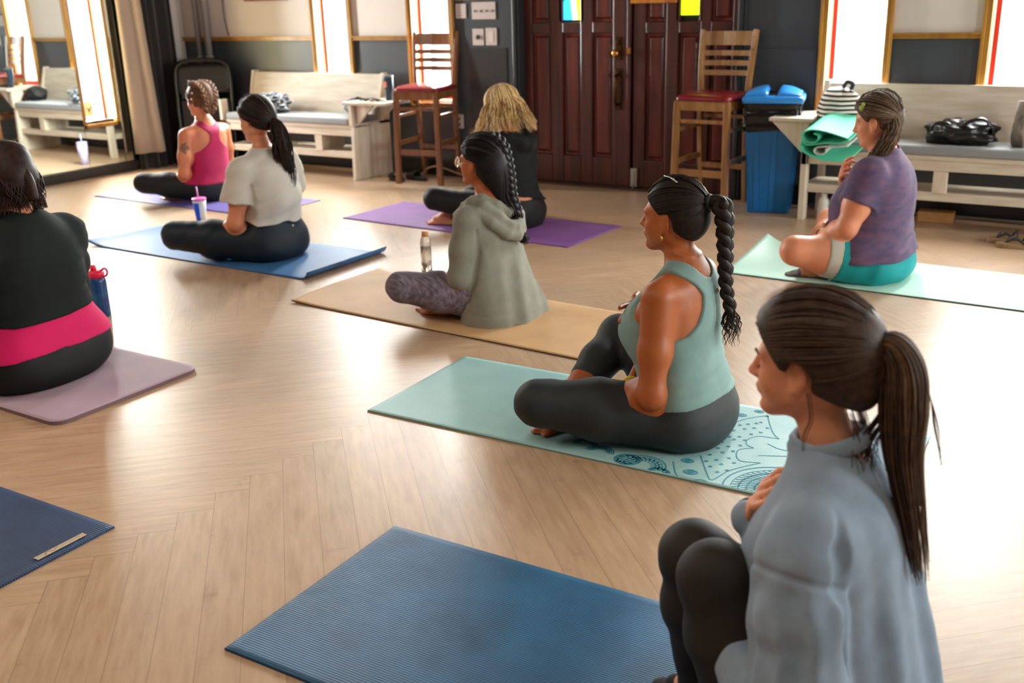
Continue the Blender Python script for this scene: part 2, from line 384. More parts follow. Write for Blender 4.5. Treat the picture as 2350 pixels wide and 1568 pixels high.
def door_leaf(name, x0, x1, cols, mid0, mid1, bot, gx0, gx1, gz, flip):
    root = empty(name, (x0, DY, 0), kind='structure')
    X = lambda x: x-x0
    b = MB()                                   # stiles and rails (frame of the leaf)
    edges = [x0] + [v for c in cols for v in c] + [x1]
    for i in range(0, len(edges), 2): b.box(X(edges[i]), X(edges[i+1]), 0, .045, .012, DZ-.01)
    for c in cols:
        b.box(X(c[0]), X(c[1]), 0, .045, .012, bot); b.box(X(c[0]), X(c[1]), 0, .045, mid0, mid1)
        b.box(X(c[0]), X(c[1]), 0, .045, 1.72, 1.82); b.box(X(c[0]), X(c[1]), 0, .045, DZ-.12, DZ-.01)
    b.box(X(gx0)-.03, X(gx0), 0, .045, mid1, 1.72); b.box(X(gx1), X(gx1)+.03, 0, .045, mid1, 1.72)
    b.build('leaf_frame', M_DOORW, root, bevel=.006)
    for i, c in enumerate(cols):
        for z0, z1 in ((bot, mid0), (mid1, 1.72), (1.82, DZ-.12)):
            if i == 1 and z0 == mid1: continue
            b = MB(); b.box(X(c[0]), X(c[1]), .022, .04, z0, z1)
            i1, i2 = .018, .034; a, e = X(c[0]), X(c[1])
            vs = [(a+i1, .022, z0+i1), (e-i1, .022, z0+i1), (e-i1, .022, z1-i1), (a+i1, .022, z1-i1), (a+i2, .008, z0+i2), (e-i2, .008, z0+i2), (e-i2, .008, z1-i2), (a+i2, .008, z1-i2)]
            b.add(vs, [(4, 5, 6, 7), (0, 1, 5, 4), (1, 2, 6, 5), (2, 3, 7, 6), (3, 0, 4, 7)])
            b.build('panel', M_DOORP, root, bevel=.002)
    # stained glass light
    g0, g1 = X(gx0), X(gx1); w_ = g1-g0; y = .02
    b = MB()
    def poly(ci, pts): b.cur = ci; b.prism([(g0+w_*px, gz+.5*pz) for px, pz in pts], y, y+.006)
    if not flip:
        poly(0, [(0, 0), (.5, 0), (.42, .2), (.34, .42), (.2, .7), (0, .8)]); poly(2, [(.5, 0), (.8, 0), (.72, .26), (.60, .34), (.40, .36), (.34, .42), (.42, .2)])
        poly(1, [(.8, 0), (1, 0), (1, 1), (.65, 1), (.62, .5), (.72, .26)]); poly(3, [(.34, .42), (.60, .34), (.62, .5), (.65, .62), (.45, .66), (.3, .52)])
        poly(0, [(0, .8), (.2, .7), (.3, .52), (.45, .66), (.65, .62), (.65, 1), (0, 1)])
    else:
        poly(4, [(0, 0), (1, 0), (1, .25), (.6, .32), (0, .22)]); poly(1, [(0, .22), (.6, .32), (.4, .6), (0, .6)]); poly(5, [(.6, .32), (1, .25), (1, 1), (.4, 1), (.4, .6)]); poly(4, [(0, .6), (.4, .6), (.4, 1), (0, 1)])
    gl = b.build('stained_glass', [GC[k] for k in ('cyan', 'yellow', 'cream', 'red', 'lime', 'pink')], root)
    b = MB()
    if not flip: cames = [((.0, .25), (.2, .34), (.34, .42)), ((.54, .30), (.66, .42), (.68, .5)), ((.68, .42), (.8, .34), (.88, .30)), ((.3, .52), (.45, .66), (.65, .62)), ((.72, .26), (.62, .42)), ((.88, .30), (1., .33))]
    else: cames = [((0, .22), (.6, .32), (1, .25)), ((.6, .32), (.4, .6), (.4, 1)), ((0, .6), (.4, .6))]
    for c in cames: b.tube([(g0+w_*px, y-.002, gz+.5*pz) for px, pz in c], .0035, 6)
    b.build('came', M_LEAD, gl)
    return root
LC = [(-4.015, -3.86), (-3.763, -3.618), (-3.523, -3.362)]
RC = [(-3.115, -2.965), (-2.874, -2.722), (-2.649, -2.50)]
d1 = door_leaf('door_1', -4.08, -3.245, LC, 1.066, 1.14, .21, -3.762, -3.615, 1.155, False)
d2 = door_leaf('door_2', -3.205, -2.44, RC, 1.062, 1.135, .205, -2.868, -2.735, 1.175, True)
# hardware on the left leaf
X = -3.318-(-4.08)
b = MB(); b.box(X-.024, X+.024, -.008, .002, .885, 1.04); b.tube([(X, -.02, 1.005), (X, 0, 1.005)], .018, 14); b.build('deadbolt_plate', M_ABRASS, d1, bevel=.002)
b = MB(); M = Matrix.Rotation(PI/2, 4, 'X'); b.lathe([(.012, 0), (.012, .03), (.022, .038), (.027, .052), (.022, .064), (.01, .068)], (X, 0, .933), 20, M); b.build('door_knob', M_BRASS, d1)
b = MB(); b.box(X-.028, X+.028, -.006, .002, .55, .83); b.tube(catmull([(X, -.004, .79), (X, -.05, .77), (X+.004, -.06, .68), (X, -.05, .60), (X, -.004, .585)], 5), .011, 10)
b.tube([(X, -.02, .80), (X, -.004, .80)], .014, 12); b.build('pull_handle', M_ABRASS, d1, bevel=.002)
b = MB(); b.box(-4.08-(-4.08)+.83, .86, -.012, .03, .01, DZ-.01); b.build('astragal', M_DOORW, d1, bevel=.004)
b = MB(); b.box(.83, .862, -.018, -.008, .93, .97); b.build('strike_plate', M_BRASS, d1)
X = -3.19-(-3.205); b = MB(); b.box(X-.015, X+.035, -.03, 0, .02, .15); b.tube([(X+.01, -.035, .0), (X+.01, -.035, .13)], .009, 8); b.build('floor_bolt', M_SILVER, d2, bevel=.003)
# frame around the door
b = MB()
for a, c in ((DX0-.035, DX0+.02), (DX1-.02, DX1+.035)):
    b.box(a, c, WD-.03, WD+.12, 0, DZ+.06); b.box(a+.012, c-.018, WD-.045, WD-.029, 0, DZ+.06)
b.box(DX0-.035, DX1+.035, WD-.03, WD+.12, DZ, DZ+.08)
b.build('trim_10', mat('dark_slate_trim', '26292c', .4), kind='structure', bevel=.004)
MB().box(DX0+.02, DX1-.02, WD+.10, WD+.19, 0, DZ).build('trim_11', M_BLACK, kind='structure')
MB().box(DX0, DX1, WD-.02, WD+.1, 0, .012).build('trim_12', mat('dark_threshold_wood', '4a3323', .5), kind='structure')
# signs and plates
def sign(px0, px1, py1, lab):
    p = at_y(px0, py1, WD+.03); q = at_y(px1, py1, WD+.03)
    b = MB(); b.box(p.x, q.x, WD-.004 if px0 < 1200 else WD+.03, WD+.045 if px0 > 1200 else WD, p.z, p.z+.16)
    return b.build('sign', mat('orange_sign', 'd8921f', .5, var=.5, vscale=20, vcol='b0541a'), label=lab, cat='sign')
sign(1447, 1552, 8, 'orange notice on the right door leaf, cut by the top edge')
p = at_y(1045, 1); q = at_y(1136, 1)
MB().box(p.x, q.x, WD-.012, WD-.002, p.z, p.z+.2).build('sign', M_GOLD, label='honey wood plaque above the light switches, cut by top edge', cat='sign')
M_PLATE = mat('pale_plate_plastic', 'cfc3bd', .4); M_PRT = mat('grey_print', '7a6c66', .6)
def plate(name, px0, py0, px1, py1, lab, cat, extra=None, group=None):
    p = at_y(px0, py0); q = at_y(px1, py1); w_ = q.x-p.x; h_ = p.z-q.z
    r = empty(name, ((p.x+q.x)/2, WD, (p.z+q.z)/2), label=lab, cat=cat)
    MB().box(-w_/2, w_/2, -.008, 0, -h_/2, h_/2).build('plate', M_PLATE, r, bevel=.002)
    if extra: extra(r, w_, h_)
    return r
def toggles(r, w_, h_):
    for i in range(4):
        x = -w_*.36+i*w_*.24; b = MB(); b.box(x-.004, x+.004, -.016, -.008, -.010, .006); b.build('toggle', M_PRT, r)
def slot(r, w_, h_):
    MB().box(-w_*.22, w_*.22, -.011, -.008, -h_*.3, h_*.3).build('rocker', mat('white_rocker_plastic', 'e0d6d0', .4), r, bevel=.001)
def knob(r, w_, h_):
    b = MB(); b.lathe([(.016, 0), (.016, .012), (.013, .016)], (0, -.008, 0), 18, Matrix.Rotation(PI/2, 4, 'X')); b.build('dial', mat('dark_dial_plastic', '4a4542', .4), r)
def lines(r, w_, h_):
    for i in range(4): MB().box(-w_*.3, w_*.25, -.0085, -.008, h_*.3-i*h_*.2, h_*.33-i*h_*.2).build('printed_line', M_PRT, r)
def sockets(r, w_, h_):
    for s_ in (-1, 1):
        b = MB(); b.lathe([(.015, 0), (.015, .003)], (0, -.008, s_*h_*.2), 16, Matrix.Rotation(PI/2, 4, 'X')); b.build('socket', M_PRT, r)
plate('notice_card', 1046, 9, 1071, 42, 'small pale printed card left of the wide switch plate', 'card', lines)
plate('switch_plate', 1083, 5, 1139, 44, 'wide pale four-gang switch plate on the slate wall', 'light switch', toggles)
plate('dimmer_switch', 1085, 66, 1112, 104, 'pale dimmer plate with a round dial below the wide switch plate', 'dimmer', knob)
plate('switch_plate', 1115, 64, 1142, 104, 'pale rocker switch plate right of the round dimmer dial', 'light switch', slot)
plate('wall_outlet', 1045, 262, 1065, 295, 'pale wall outlet low behind the left bar stool', 'outlet', sockets)
# protective sheets below the plates
M_SHEET = mat('dark_steel_sheet', '4a4a4c', .32, metal=.5, var=.3, vscale=3)
MB().box(-4.53, -4.20, WD-.006, WD, .13, .968).build('kick_panel', M_SHEET, label='dark glossy metal sheet on the wall left of the doors', cat='wall panel', bevel=.001)
MB().box(-2.34, -1.93, WD-.006, WD, .13, .970).build('kick_panel', M_SLATE, label='slate grey sheet on the wall behind the blue bin', cat='wall panel', bevel=.001)

# ---------------------------------------------------------------- mirrors on the left wall
M_MIR = mat('mirror_silver', 'dfe6e2', .02, metal=1)
MX = -7.5
def mirror(y0, y1, z0, z1, lab):
    r = empty('wall_mirror', (MX, (y0+y1)/2, z0), label=lab, cat='mirror'); h = (y1-y0)/2
    MB().box(-.006, 0, -h, h, 0, z1-z0).build('mirror_glass', M_MIR, r)
    MB().box(-.155, -.006, -h, h, 0, z1-z0).build('backing', M_BLACK, r)
    return r
mirror(2.2, 5.222, .085, 2.6, 'tall mirror sheet on the left wall, left of the window')
mirror(5.226, 5.574, .085, .392, 'short mirror piece under the window in the left wall')
mirror(5.578, 5.90, .085, 2.6, 'narrow mirror strip between the window and the grey curtain')
b = MB(); b.box(X_LEFT, MX+.02, 1.2, 6.0, 0, .08); b.build('baseboard_left', M_BASEB, kind='structure', bevel=.004)
# black drape + grey curtain
M_DRAPE = mat('black_drape_cloth', '0b0c0d', .9, sheen=.2)
M_CURT = mat('grey_beige_curtain_cloth', '9a8a7c', .85, sheen=.2, bump=.1, bscale=200)
def curtain(name, pts, z0, z1, m_, amp, n, lab, flare=0.0):
    b = MB(); P = catmull([(p[0], p[1], 0) for p in pts], 24); N = len(P); vs = []; rows = 12
    for j in range(rows+1):
        t = j/rows; z = z1+(z0-z1)*t
        for i, p in enumerate(P):
            s_ = i/(N-1); a = amp*(.6+.5*t)*math.sin(s_*n*2*PI+.5*math.sin(t*3+s_*5))
            d = P[min(i+1, N-1)]-P[max(i-1, 0)]; L_ = np.linalg.norm(d); nn = np.array([d[1], -d[0], 0])/L_
            q = p+nn*a; cx = P[0]+(P[-1]-P[0])*.2; q = q+(q-cx)*flare*t**2
            vs.append((q[0], q[1], z))
    fs = [(j*N+i, j*N+i+1, (j+1)*N+i+1, (j+1)*N+i) for j in range(rows) for i in range(N-1)]
    b.add(vs, fs, True); o = b.build(name, m_, label=lab, cat='curtain')
    s_ = o.modifiers.new('thick', 'SOLIDIFY'); s_.thickness = .006; return o
curtain('stage_drape', [(-7.47, 5.70), (-7.40, 5.84), (-7.45, 6.0), (-7.52, 6.26)], .0, 2.9, M_DRAPE, .02, 5, 'black floor-length drape in the back left corner')
curtain('curtain', [(-7.44, 5.66), (-7.39, 5.73), (-7.36, 5.80)], .14, 2.9, M_CURT, .016, 1.6, 'narrow grey beige curtain hanging beside the mirror', .55)
# ================================================================ furniture
M_PINE = mat('whitewashed_pine', 'd3c8b9', .5, var=.22, vscale=4, stretch=(1, 5, 8), vcol='bcab96', bump=.03)
M_PINEV = mat('whitewashed_pine_upright', 'd6cbbb', .5, var=.22, vscale=4, stretch=(6, 6, .8), vcol='bfae98', bump=.03)
M_CUSH = mat('grey_bench_cushion_fabric', '85878b', .85, sheen=.3, bump=.1, bscale=400)
def bench(x_end, length, arm_side, lab, front, z_side):
    """pew with its armrest end at x_end; arm_side +1: end on the right (+x), -1: on the left"""
    yb = WD-.035; yf = front; D = yb-yf
    root = empty('bench', (x_end, yf, 0), label=lab, cat='bench')
    s = -arm_side                                   # body runs from x=0 towards s
    def bx(b, a, c, y0, y1, z0, z1):
        a, c = sorted((a*s, c*s)); b.box(a, c, y0, y1, z0, z1)
    # backrest board, leaning
    b = MB(); x0, x1 = (.02*s, length*s); vs = []
    for x in (x0, x1):
        vs += [(x, D-.155, .42), (x, D-.13, .42), (x, D-.035, .775), (x, D-.060, .775)]
    b.add(vs, [(0, 1, 2, 3), (7, 6, 5, 4), (0, 4, 5, 1), (1, 5, 6, 2), (2, 6, 7, 3), (3, 7, 4, 0)]); b.build('backrest', M_PINE, root, bevel=.004)
    b = MB(); bx(b, .02, length, .02, D-.12, .395, .42); b.build('seat', M_PINE, root, bevel=.003)
    b = MB(); bx(b, .045, length-.03, .005, D-.14, .42, .475); o = b.build('cushion', M_CUSH, root, bevel=.018); o.modifiers['bevel'].segments = 4
    b = MB(); bx(b, .02, length, .03, .055, .335, .415); b.build('apron', M_PINE, root, bevel=.003)
    b = MB(); bx(b, .02, length, .04, .065, .165, .215); bx(b, .02, length, .065, D-.1, .195, .213); b.build('lower_shelf', M_PINE, root, bevel=.003)
    k = 1
    while k*.36 < length-.2:
        if arm_side > 0 or k > 0:
            b = MB(); bx(b, k*.72-.36+(.0 if arm_side > 0 else .38), k*.72-.36+(.075 if arm_side > 0 else .455), .035, .07 if arm_side < 0 else .30, .21, .34); b.build('divider', M_PINEV, root, bevel=.003)
        k += 1
        if k*.72 > length: break
    # ends
    ends = [0, length]
    for i, e in enumerate(ends):
        a, c = sorted((e*s, (e+.035)*s if i == 0 else (e+.03)*s))
        b = MB()
        if i == 0 and arm_side > 0:
            # solid side with a cut-out below the arm table
            b.prism([(0, 0), (D-.02, 0), (D-.02, .40), (.02, .42)][::1], a, c, 'yz')
            b.prism([(.0, .42), (.045, .42), (.13, .545), (.13, .58), (.0, .58)], a, c, 'yz')
            b.prism([(D-.16, .40), (D-.02, .40), (D-.01, .785), (D-.06, .785), (D-.13, .58)], a, c, 'yz')
            b.prism([(.02, .40), (D-.02, .40), (D-.02, .43), (.02, .43)], a, c, 'yz')
        else:
            b.prism([(0, 0), (.07, 0), (.07, .58), (0, .58)], a, c, 'yz'); b.prism([(D-.09, 0), (D-.02, 0), (D-.02, .5), (D-.09, .5)], a, c, 'yz')
            b.prism([(.0, .33), (D-.02, .33), (D-.02, .42), (.0, .42)], a, c, 'yz')
            b.prism([(D-.16, .42), (D-.08, .42), (D-.005, .79), (D-.065, .79)], a, c, 'yz')
            b.prism([(.07, .17), (D-.09, .17), (D-.09, .21), (.07, .21)], a, c, 'yz')
        b.build('end_panel', M_PINEV, root, bevel=.004)
    # little arm table with brackets, on the armrest end
    b = MB()
    if arm_side > 0: b.prism([(-.05, -.05), (.35, -.03), (.35, .28), (.22, .42), (-.05, .42)], .58, .602, 'xy')
    else: b.prism([(-.20, -.02), (.06, -.02), (.06, .42), (-.20, .36)], .58, .602, 'xy')
    b.build('arm_table', M_PINE, root, bevel=.004)
    def brk(*q): MB().prism(*q).build('bracket', M_PINEV, root, bevel=.003)
    if arm_side > 0:
        brk([(.036, .58), (.20, .58), (.036, .43)], .02, .045, 'xz'); brk([(.036, .58), (.20, .58), (.036, .43)], .30, .325, 'xz')
    else:
        brk([(-.0, .58), (-.19, .58), (-.0, .40)], .0, .035, 'xz'); brk([(-.0, .58), (-.19, .58), (-.0, .40)], .28, .31, 'xz')
    return root
bench(-5.295, 1.42, +1, 'whitewashed wooden bench against the wall between folding chairs and left bar stool', 5.99, 0)
bench(-1.845, 3.0, -1, 'whitewashed wooden bench under the right windows, beside the blue bin', 6.02, 0)

M_OAK = mat('brown_varnished_beech', '8c5a33', .32, var=.35, vscale=5, stretch=(5, 5, .8), vcol='6b4022', coat=.4)
M_OAKL = mat('light_varnished_beech', 'a87a48', .34, var=.35, vscale=5, stretch=(5, 5, .8), vcol='84572c', coat=.35)
M_VINYL = mat('dark_red_vinyl', '7c1620', .28, coat=.3)
def bar_stool(loc, rz, wood, lab):
    """front at -y, seat .70 high, back rises to 1.08"""
    root = empty('bar_stool', loc, rz, label=lab, cat='bar stool')
    W2, D2 = .165, .165
    for sx in (-1, 1):
        b = MB(); b.bar((sx*(W2+.012), -D2-.015, 0), (sx*W2, -D2, .665), .040, .034, up=(0, 1, 0)); b.build('leg', wood, root, bevel=.005)
        b = MB(); P = [(sx*(W2-.015), D2+.05, 0), (sx*(W2-.01), D2+.005, .40), (sx*(W2-.005), D2, .70), (sx*(W2+.005), D2+.022, .90), (sx*(W2+.012), D2+.055, 1.085)]
        P = catmull(P, 3)
        for i in range(len(P)-1): b.bar(P[i], P[i+1]+(P[i+1]-P[i])*.04, .030, .042, up=(0, 1, 0))
        b.build('rear_post', wood, root, bevel=.004)
    b = MB(); b.box(-W2-.018, W2+.018, -D2-.016, -D2+.008, .62, .68); b.box(-W2, W2, D2-.02, D2+.01, .62, .68)
    for sx in (-1, 1): b.box(sx*W2-.012, sx*W2+.012, -D2, D2, .62, .68)
    b.build('seat_frame', wood, root, bevel=.004)
    b = MB(); n = 16
    prof = [(.0, .68), (.005, .70), (.02, .712), (.05, .722)]
    rings = []
    for ins, z in prof:
        r = []; a_, c_ = W2+.022-ins, D2+.022-ins; rc = .04
        for cx, cy, a0 in ((a_-rc, c_-rc, 0), (-a_+rc, c_-rc, 90), (-a_+rc, -c_+rc, 180), (a_-rc, -c_+rc, 270)):
            for q in range(5):
                an = math.radians(a0+q*22.5); r.append((cx+rc*math.cos(an), cy+rc*math.sin(an), z))
        rings.append(r)
    N = len(rings[0]); vs = [v for r in rings for v in r]
    fs = [(i*N+k, i*N+(k+1) % N, (i+1)*N+(k+1) % N, (i+1)*N+k) for i in range(3) for k in range(N)] + [tuple(range(N))[::-1], tuple(range(3*N, 4*N))]
    b.add(vs, fs, True); b.build('seat_pad', M_VINYL, root)
    # slats, curved
    for z, h in ((1.035, .085), (.945, .032), (.885, .032), (.825, .032)):
        b = MB(); yb = D2+.018+(z-.90)*.18; P = [(x, yb-.004+.020*(1-(x/W2)**2), z) for x in np.linspace(-W2, W2, 9)]
        for i in range(8):
            (xa, ya, _), (xb, yb2, _) = P[i], P[i+1]
            lean = .18*h/2
            vs = [(xa, ya-lean, z-h/2), (xa, ya+lean, z+h/2), (xb, yb2+lean, z+h/2), (xb, yb2-lean, z-h/2)]
            vs += [(v[0], v[1]+.014, v[2]) for v in vs]
            b.add(vs, [(0, 1, 2, 3), (7, 6, 5, 4), (1, 5, 6, 2), (0, 3, 7, 4)] + ([(0, 4, 5, 1)] if i == 0 else []) + ([(3, 2, 6, 7)] if i == 7 else []), True)
        b.build('back_slat', wood, root, smooth=False)
    for (z, h, side) in ((.555, .024, 'fb'), (.50, .026, 's'), (.235, .045, 'f'), (.30, .035, 's'), (.235, .035, 'b')):
        b = MB()
        def one(*q): MB().box(*q).build('stretcher', wood, root, bevel=.003)
        if 'f' in side: one(-W2, W2, -D2-.016, -D2+.004, z-h/2, z+h/2)
        if 'b' in side: one(-W2, W2, D2+.0, D2+.022, z-h/2, z+h/2)
        if side == 's':
            for sx in (-1, 1): one(sx*W2-.009, sx*W2+.009, -D2, D2+.01, z-h/2, z+h/2)
    return root
STL = (-4.70, 6.21)
bar_stool((-4.775, 6.25, 0), math.radians(10), M_OAK, 'brown wooden bar stool with red seat beside the left bench, against a window')
bar_stool((-2.48, 6.205, 0), math.radians(-2), M_OAKL, 'lighter wooden bar stool with red seat in front of the right door leaf')

# recycling bin
M_BIN = mat('blue_bin_plastic', '0d6fb8', .38, bump=.02, bscale=300)
M_LID = mat('bright_blue_lid_plastic', '2b86d8', .3)
M_BAG = mat('black_bin_liner', '0a0a0b', .18, bump=.9, bscale=14, bstretch=(1, 1, 2.5))
def build_bin():
    root = empty('recycling_bin', (-2.10, 6.25, 0), math.radians(14), label='tall blue recycling bin with black liner beside the right bar stool', cat='bin')
    def rect(hx, hy, z, r=.03):
        o = []
        for cx, cy, a0 in ((hx-r, hy-r, 0), (-hx+r, hy-r, 90), (-hx+r, -hy+r, 180), (hx-r, -hy+r, 270)):
            for q in range(5):
                an = math.radians(a0+q*22.5); o.append((cx+r*math.cos(an), cy+r*math.sin(an), z))
        return o
    def skin(b, rings, cap=True):
        N = len(rings[0]); vs = [v for r in rings for v in r]; m = len(rings)
        fs = [(i*N+k, i*N+(k+1) % N, (i+1)*N+(k+1) % N, (i+1)*N+k) for i in range(m-1) for k in range(N)]
        if cap: fs += [tuple(range(N))[::-1], tuple(range((m-1)*N, m*N))]
        b.add(vs, fs, True)
    b = MB(); skin(b, [rect(.125, .115, .0, .02), rect(.128, .118, .01, .02), rect(.160, .150, .60, .025), rect(.165, .155, .62, .025)])
    # moulded ribs
    for sx in (-.07, .02):
        b.bar((sx, -.118, .02), (sx*1.2, -.147, .54), .030, .012, up=(0, 1, 0))
    for sy in (-.04, .05): b.bar((.128, sy, .02), (.157, sy*1.1, .54), .03, .012, up=(1, 0, 0))
    b.build('body', M_BIN, root, bevel=.0)
    b = MB(); rg = []
    for j in range(9):
        t = j/8; z = .515+.17*t; r = rect(.168+.004*math.sin(j*2), .158+.004*math.cos(j*1.7), z, .03)
        rg.append([(x*(1+.018*math.sin(i*1.9+j*1.3)), y*(1+.018*math.cos(i*2.3+j)), zz+(.014*math.sin(i*1.7) if j == 0 else 0)) for i, (x, y, zz) in enumerate(r)])
    skin(b, rg); b.build('liner', M_BAG, root)
    b = MB(); skin(b, [rect(.178, .168, .672, .02), rect(.180, .170, .70, .02), rect(.170, .160, .712, .03), rect(.15, .14, .716, .03)])
    lid = b.build('lid', M_LID, root)
    # two humps of the swing opening
    for sx in (-1, 1):
        b = MB(); vs = []; nn = 14
        for i in range(nn+1):
            y = -.15+.30*i/nn; h = .050*math.sin(PI*i/nn)**.6
            for k in range(9):
                u = k/8; x = sx*(.030+.132*u); z = .712+h*(math.cos((u-.12)*PI*.52)**.8 if u > .12 else .55+.45*u/.12)
                vs.append((x, y, max(z, .712)))
        b.add(vs, [(i*9+k, (i+1)*9+k, (i+1)*9+k+1, i*9+k+1) if sx > 0 else (i*9+k, i*9+k+1, (i+1)*9+k+1, (i+1)*9+k) for i in range(nn) for k in range(8)], True)
        for i in range(nn):    # inner cheek
            pass
        o = b.build('flap_hump', M_LID, root); m_ = o.modifiers.new('t', 'SOLIDIFY'); m_.thickness = .006
    b = MB(); b.box(-.030, .030, -.13, .13, .717, .719); b.build('opening', M_BLACK, root)
build_bin()

# folding chairs stacked against the wall in the back left corner
M_CHAIR = mat('black_powder_coated_steel', '131415', .32)
M_CHPAD = mat('black_vinyl_pad', '17140f', .5)
def folding_chair():
    """folded flat, standing, face to -y; origin at its base centre"""
    root = empty('folding_chair', (0, 0, 0))
    w_ = .225; b = MB()
    P = [(-w_, 0, .01), (-w_, .0, .45), (-w_, .0, .78), (-w_+.045, .0, .86), (-w_+.11, .0, .885), (0, .0, .89), (w_-.11, .0, .885), (w_-.045, .0, .86), (w_, .0, .78), (w_, .0, .45), (w_, 0, .01)]
    b.tube(catmull(P, 4), .0125, 8); b.build('frame', M_CHAIR, root)
    b = MB(); P = [(-w_+.03, .03, .01), (-w_+.03, .03, .55), (w_-.03, .03, .55), (w_-.03, .03, .01)]; b.tube([P[0], P[1], P[2], P[3]], .011, 8); b.tube([(-w_+.03, .03, .12), (w_-.03, .03, .12)], .009, 8)
    b.tube([(-w_, 0, .16), (w_, 0, .16)], .009, 8); b.build('rear_legs', M_CHAIR, root)
    b = MB(); vs = []
    for j in range(7):
        for i in range(11):
            x = -w_+.012+(2*w_-.024)*i/10; z = .62+.235*j/6; k = 1-(abs(x)/w_)**6*.12*(j/6)
            vs.append((x, -.004+.028*(1-(x/w_)**2), .62+(z-.62)*k))
    b.add(vs, [(j*11+i, j*11+i+1, (j+1)*11+i+1, (j+1)*11+i) for j in range(6) for i in range(10)], True); o = b.build('back_pad', M_CHPAD, root); m_ = o.modifiers.new('t', 'SOLIDIFY'); m_.thickness = .012
    b = MB(); b.box(-w_+.02, w_-.02, .012, .030, .16, .56); o = b.build('seat', M_CHPAD, root, bevel=.008)
    return root
fc = folding_chair()
for i in range(6):
    c = fc if i == 0 else copy_tree(fc)
    k = i
    c.location = (-7.02-.034*k, 6.08+.026*k, 0); c.rotation_euler = (math.radians(-7.5), 0, math.radians(42+1.5*(i % 2)))
    c['label'] = 'black folding chair in the upright stack by the corner drape' if 0 < i < 5 else ('front black folding chair of the corner stack, nearest the bench' if i == 0 else 'rearmost black folding chair of the corner stack, nearest the black drape')
    c['category'] = 'folding chair'; c['group'] = 'folding chairs stacked in the corner'
# ---------------------------------------------------------------- small things
M_NAVYST = mat('navy_powder_coat', '22384c', .35); M_CLEAR = mat('clear_plastic', 'e8f0f2', .08, trans=.9, ior=1.45)
def tumbler(loc, lab):
    r = empty('tumbler', loc, label=lab, cat='tumbler')
    MB().lathe([(.026, 0), (.028, .004), (.030, .07), (.036, .085), (.039, .165), (.040, .168)], n=24).build('cup', M_NAVYST, r)
    MB().lathe([(.040, .168), (.041, .172), (.040, .184), (.034, .186)], n=24).build('lid', mat('smoky_lid_plastic', '5a6268', .2), r)
    b = MB(); b.box(-.012, .012, -.041, -.036, .10, .14); b.build('sticker', mat('orange_sticker', 'd5704a', .5), r)
tumbler((-5.065, 6.17, .602), 'navy travel tumbler standing on the small table of the left bench')
# sunglasses / keys on the arm table
M_BLKP = mat('black_glossy_plastic', '101011', .2)
b = MB()
for i in range(3):
    c0 = Vector((-5.22+.05*i, 6.07+.012*i, .608))
    b.tube([c0+Vector((.026*math.cos(a), .017*math.sin(a), .004*math.sin(a*2)+.002)) for a in np.linspace(0, 2*PI, 14)], .0035, 6, cap=False)
b.tube(catmull([(-5.26, 6.05, .606), (-5.19, 6.10, .62), (-5.10, 6.10, .61), (-5.03, 6.07, .607)], 5), .004, 6)
b.build('eyeglasses', M_BLKP, label='black glasses lying on the small table of the left bench', cat='glasses')
def blob(name, c, r, m_, lab, cat, seed=0, amp=.25, freq=9, n=40, flat=None, rz=0):
    b = MB(); b.ball((0, 0, 0), 1, n)
    vs = []
    for v in b.v:
        v = Vector(v); q = 1+amp*noise.noise(Vector((v.x*freq*.25+seed, v.y*freq*.25, v.z*freq*.25)))+amp*.4*noise.noise(Vector((v.x*freq*.8, v.y*freq*.8+seed, v.z*freq*.8)))
        p = Vector((v.x*r[0]*q, v.y*r[1]*q, v.z*r[2]*q))
        vs.append(p)
    zmin = min(v.z for v in vs)
    b.v = [(v.x, v.y, max(v.z, -r[2]*.8)) for v in vs]
    o = b.build(name, m_, smooth=True); o.location = (c[0], c[1], c[2]+r[2]*.8); o.rotation_euler = (0, 0, rz)
    return tag(o, lab, cat)
M_BLKCLOTH = mat('black_bag_fabric', '141416', .6, bump=.3, bscale=30)
blob('handbag', (-5.42, 6.20, .476), (.09, .10, .075), M_BLKCLOTH, 'black bag on the left bench seat under its small table', 'bag', 3)
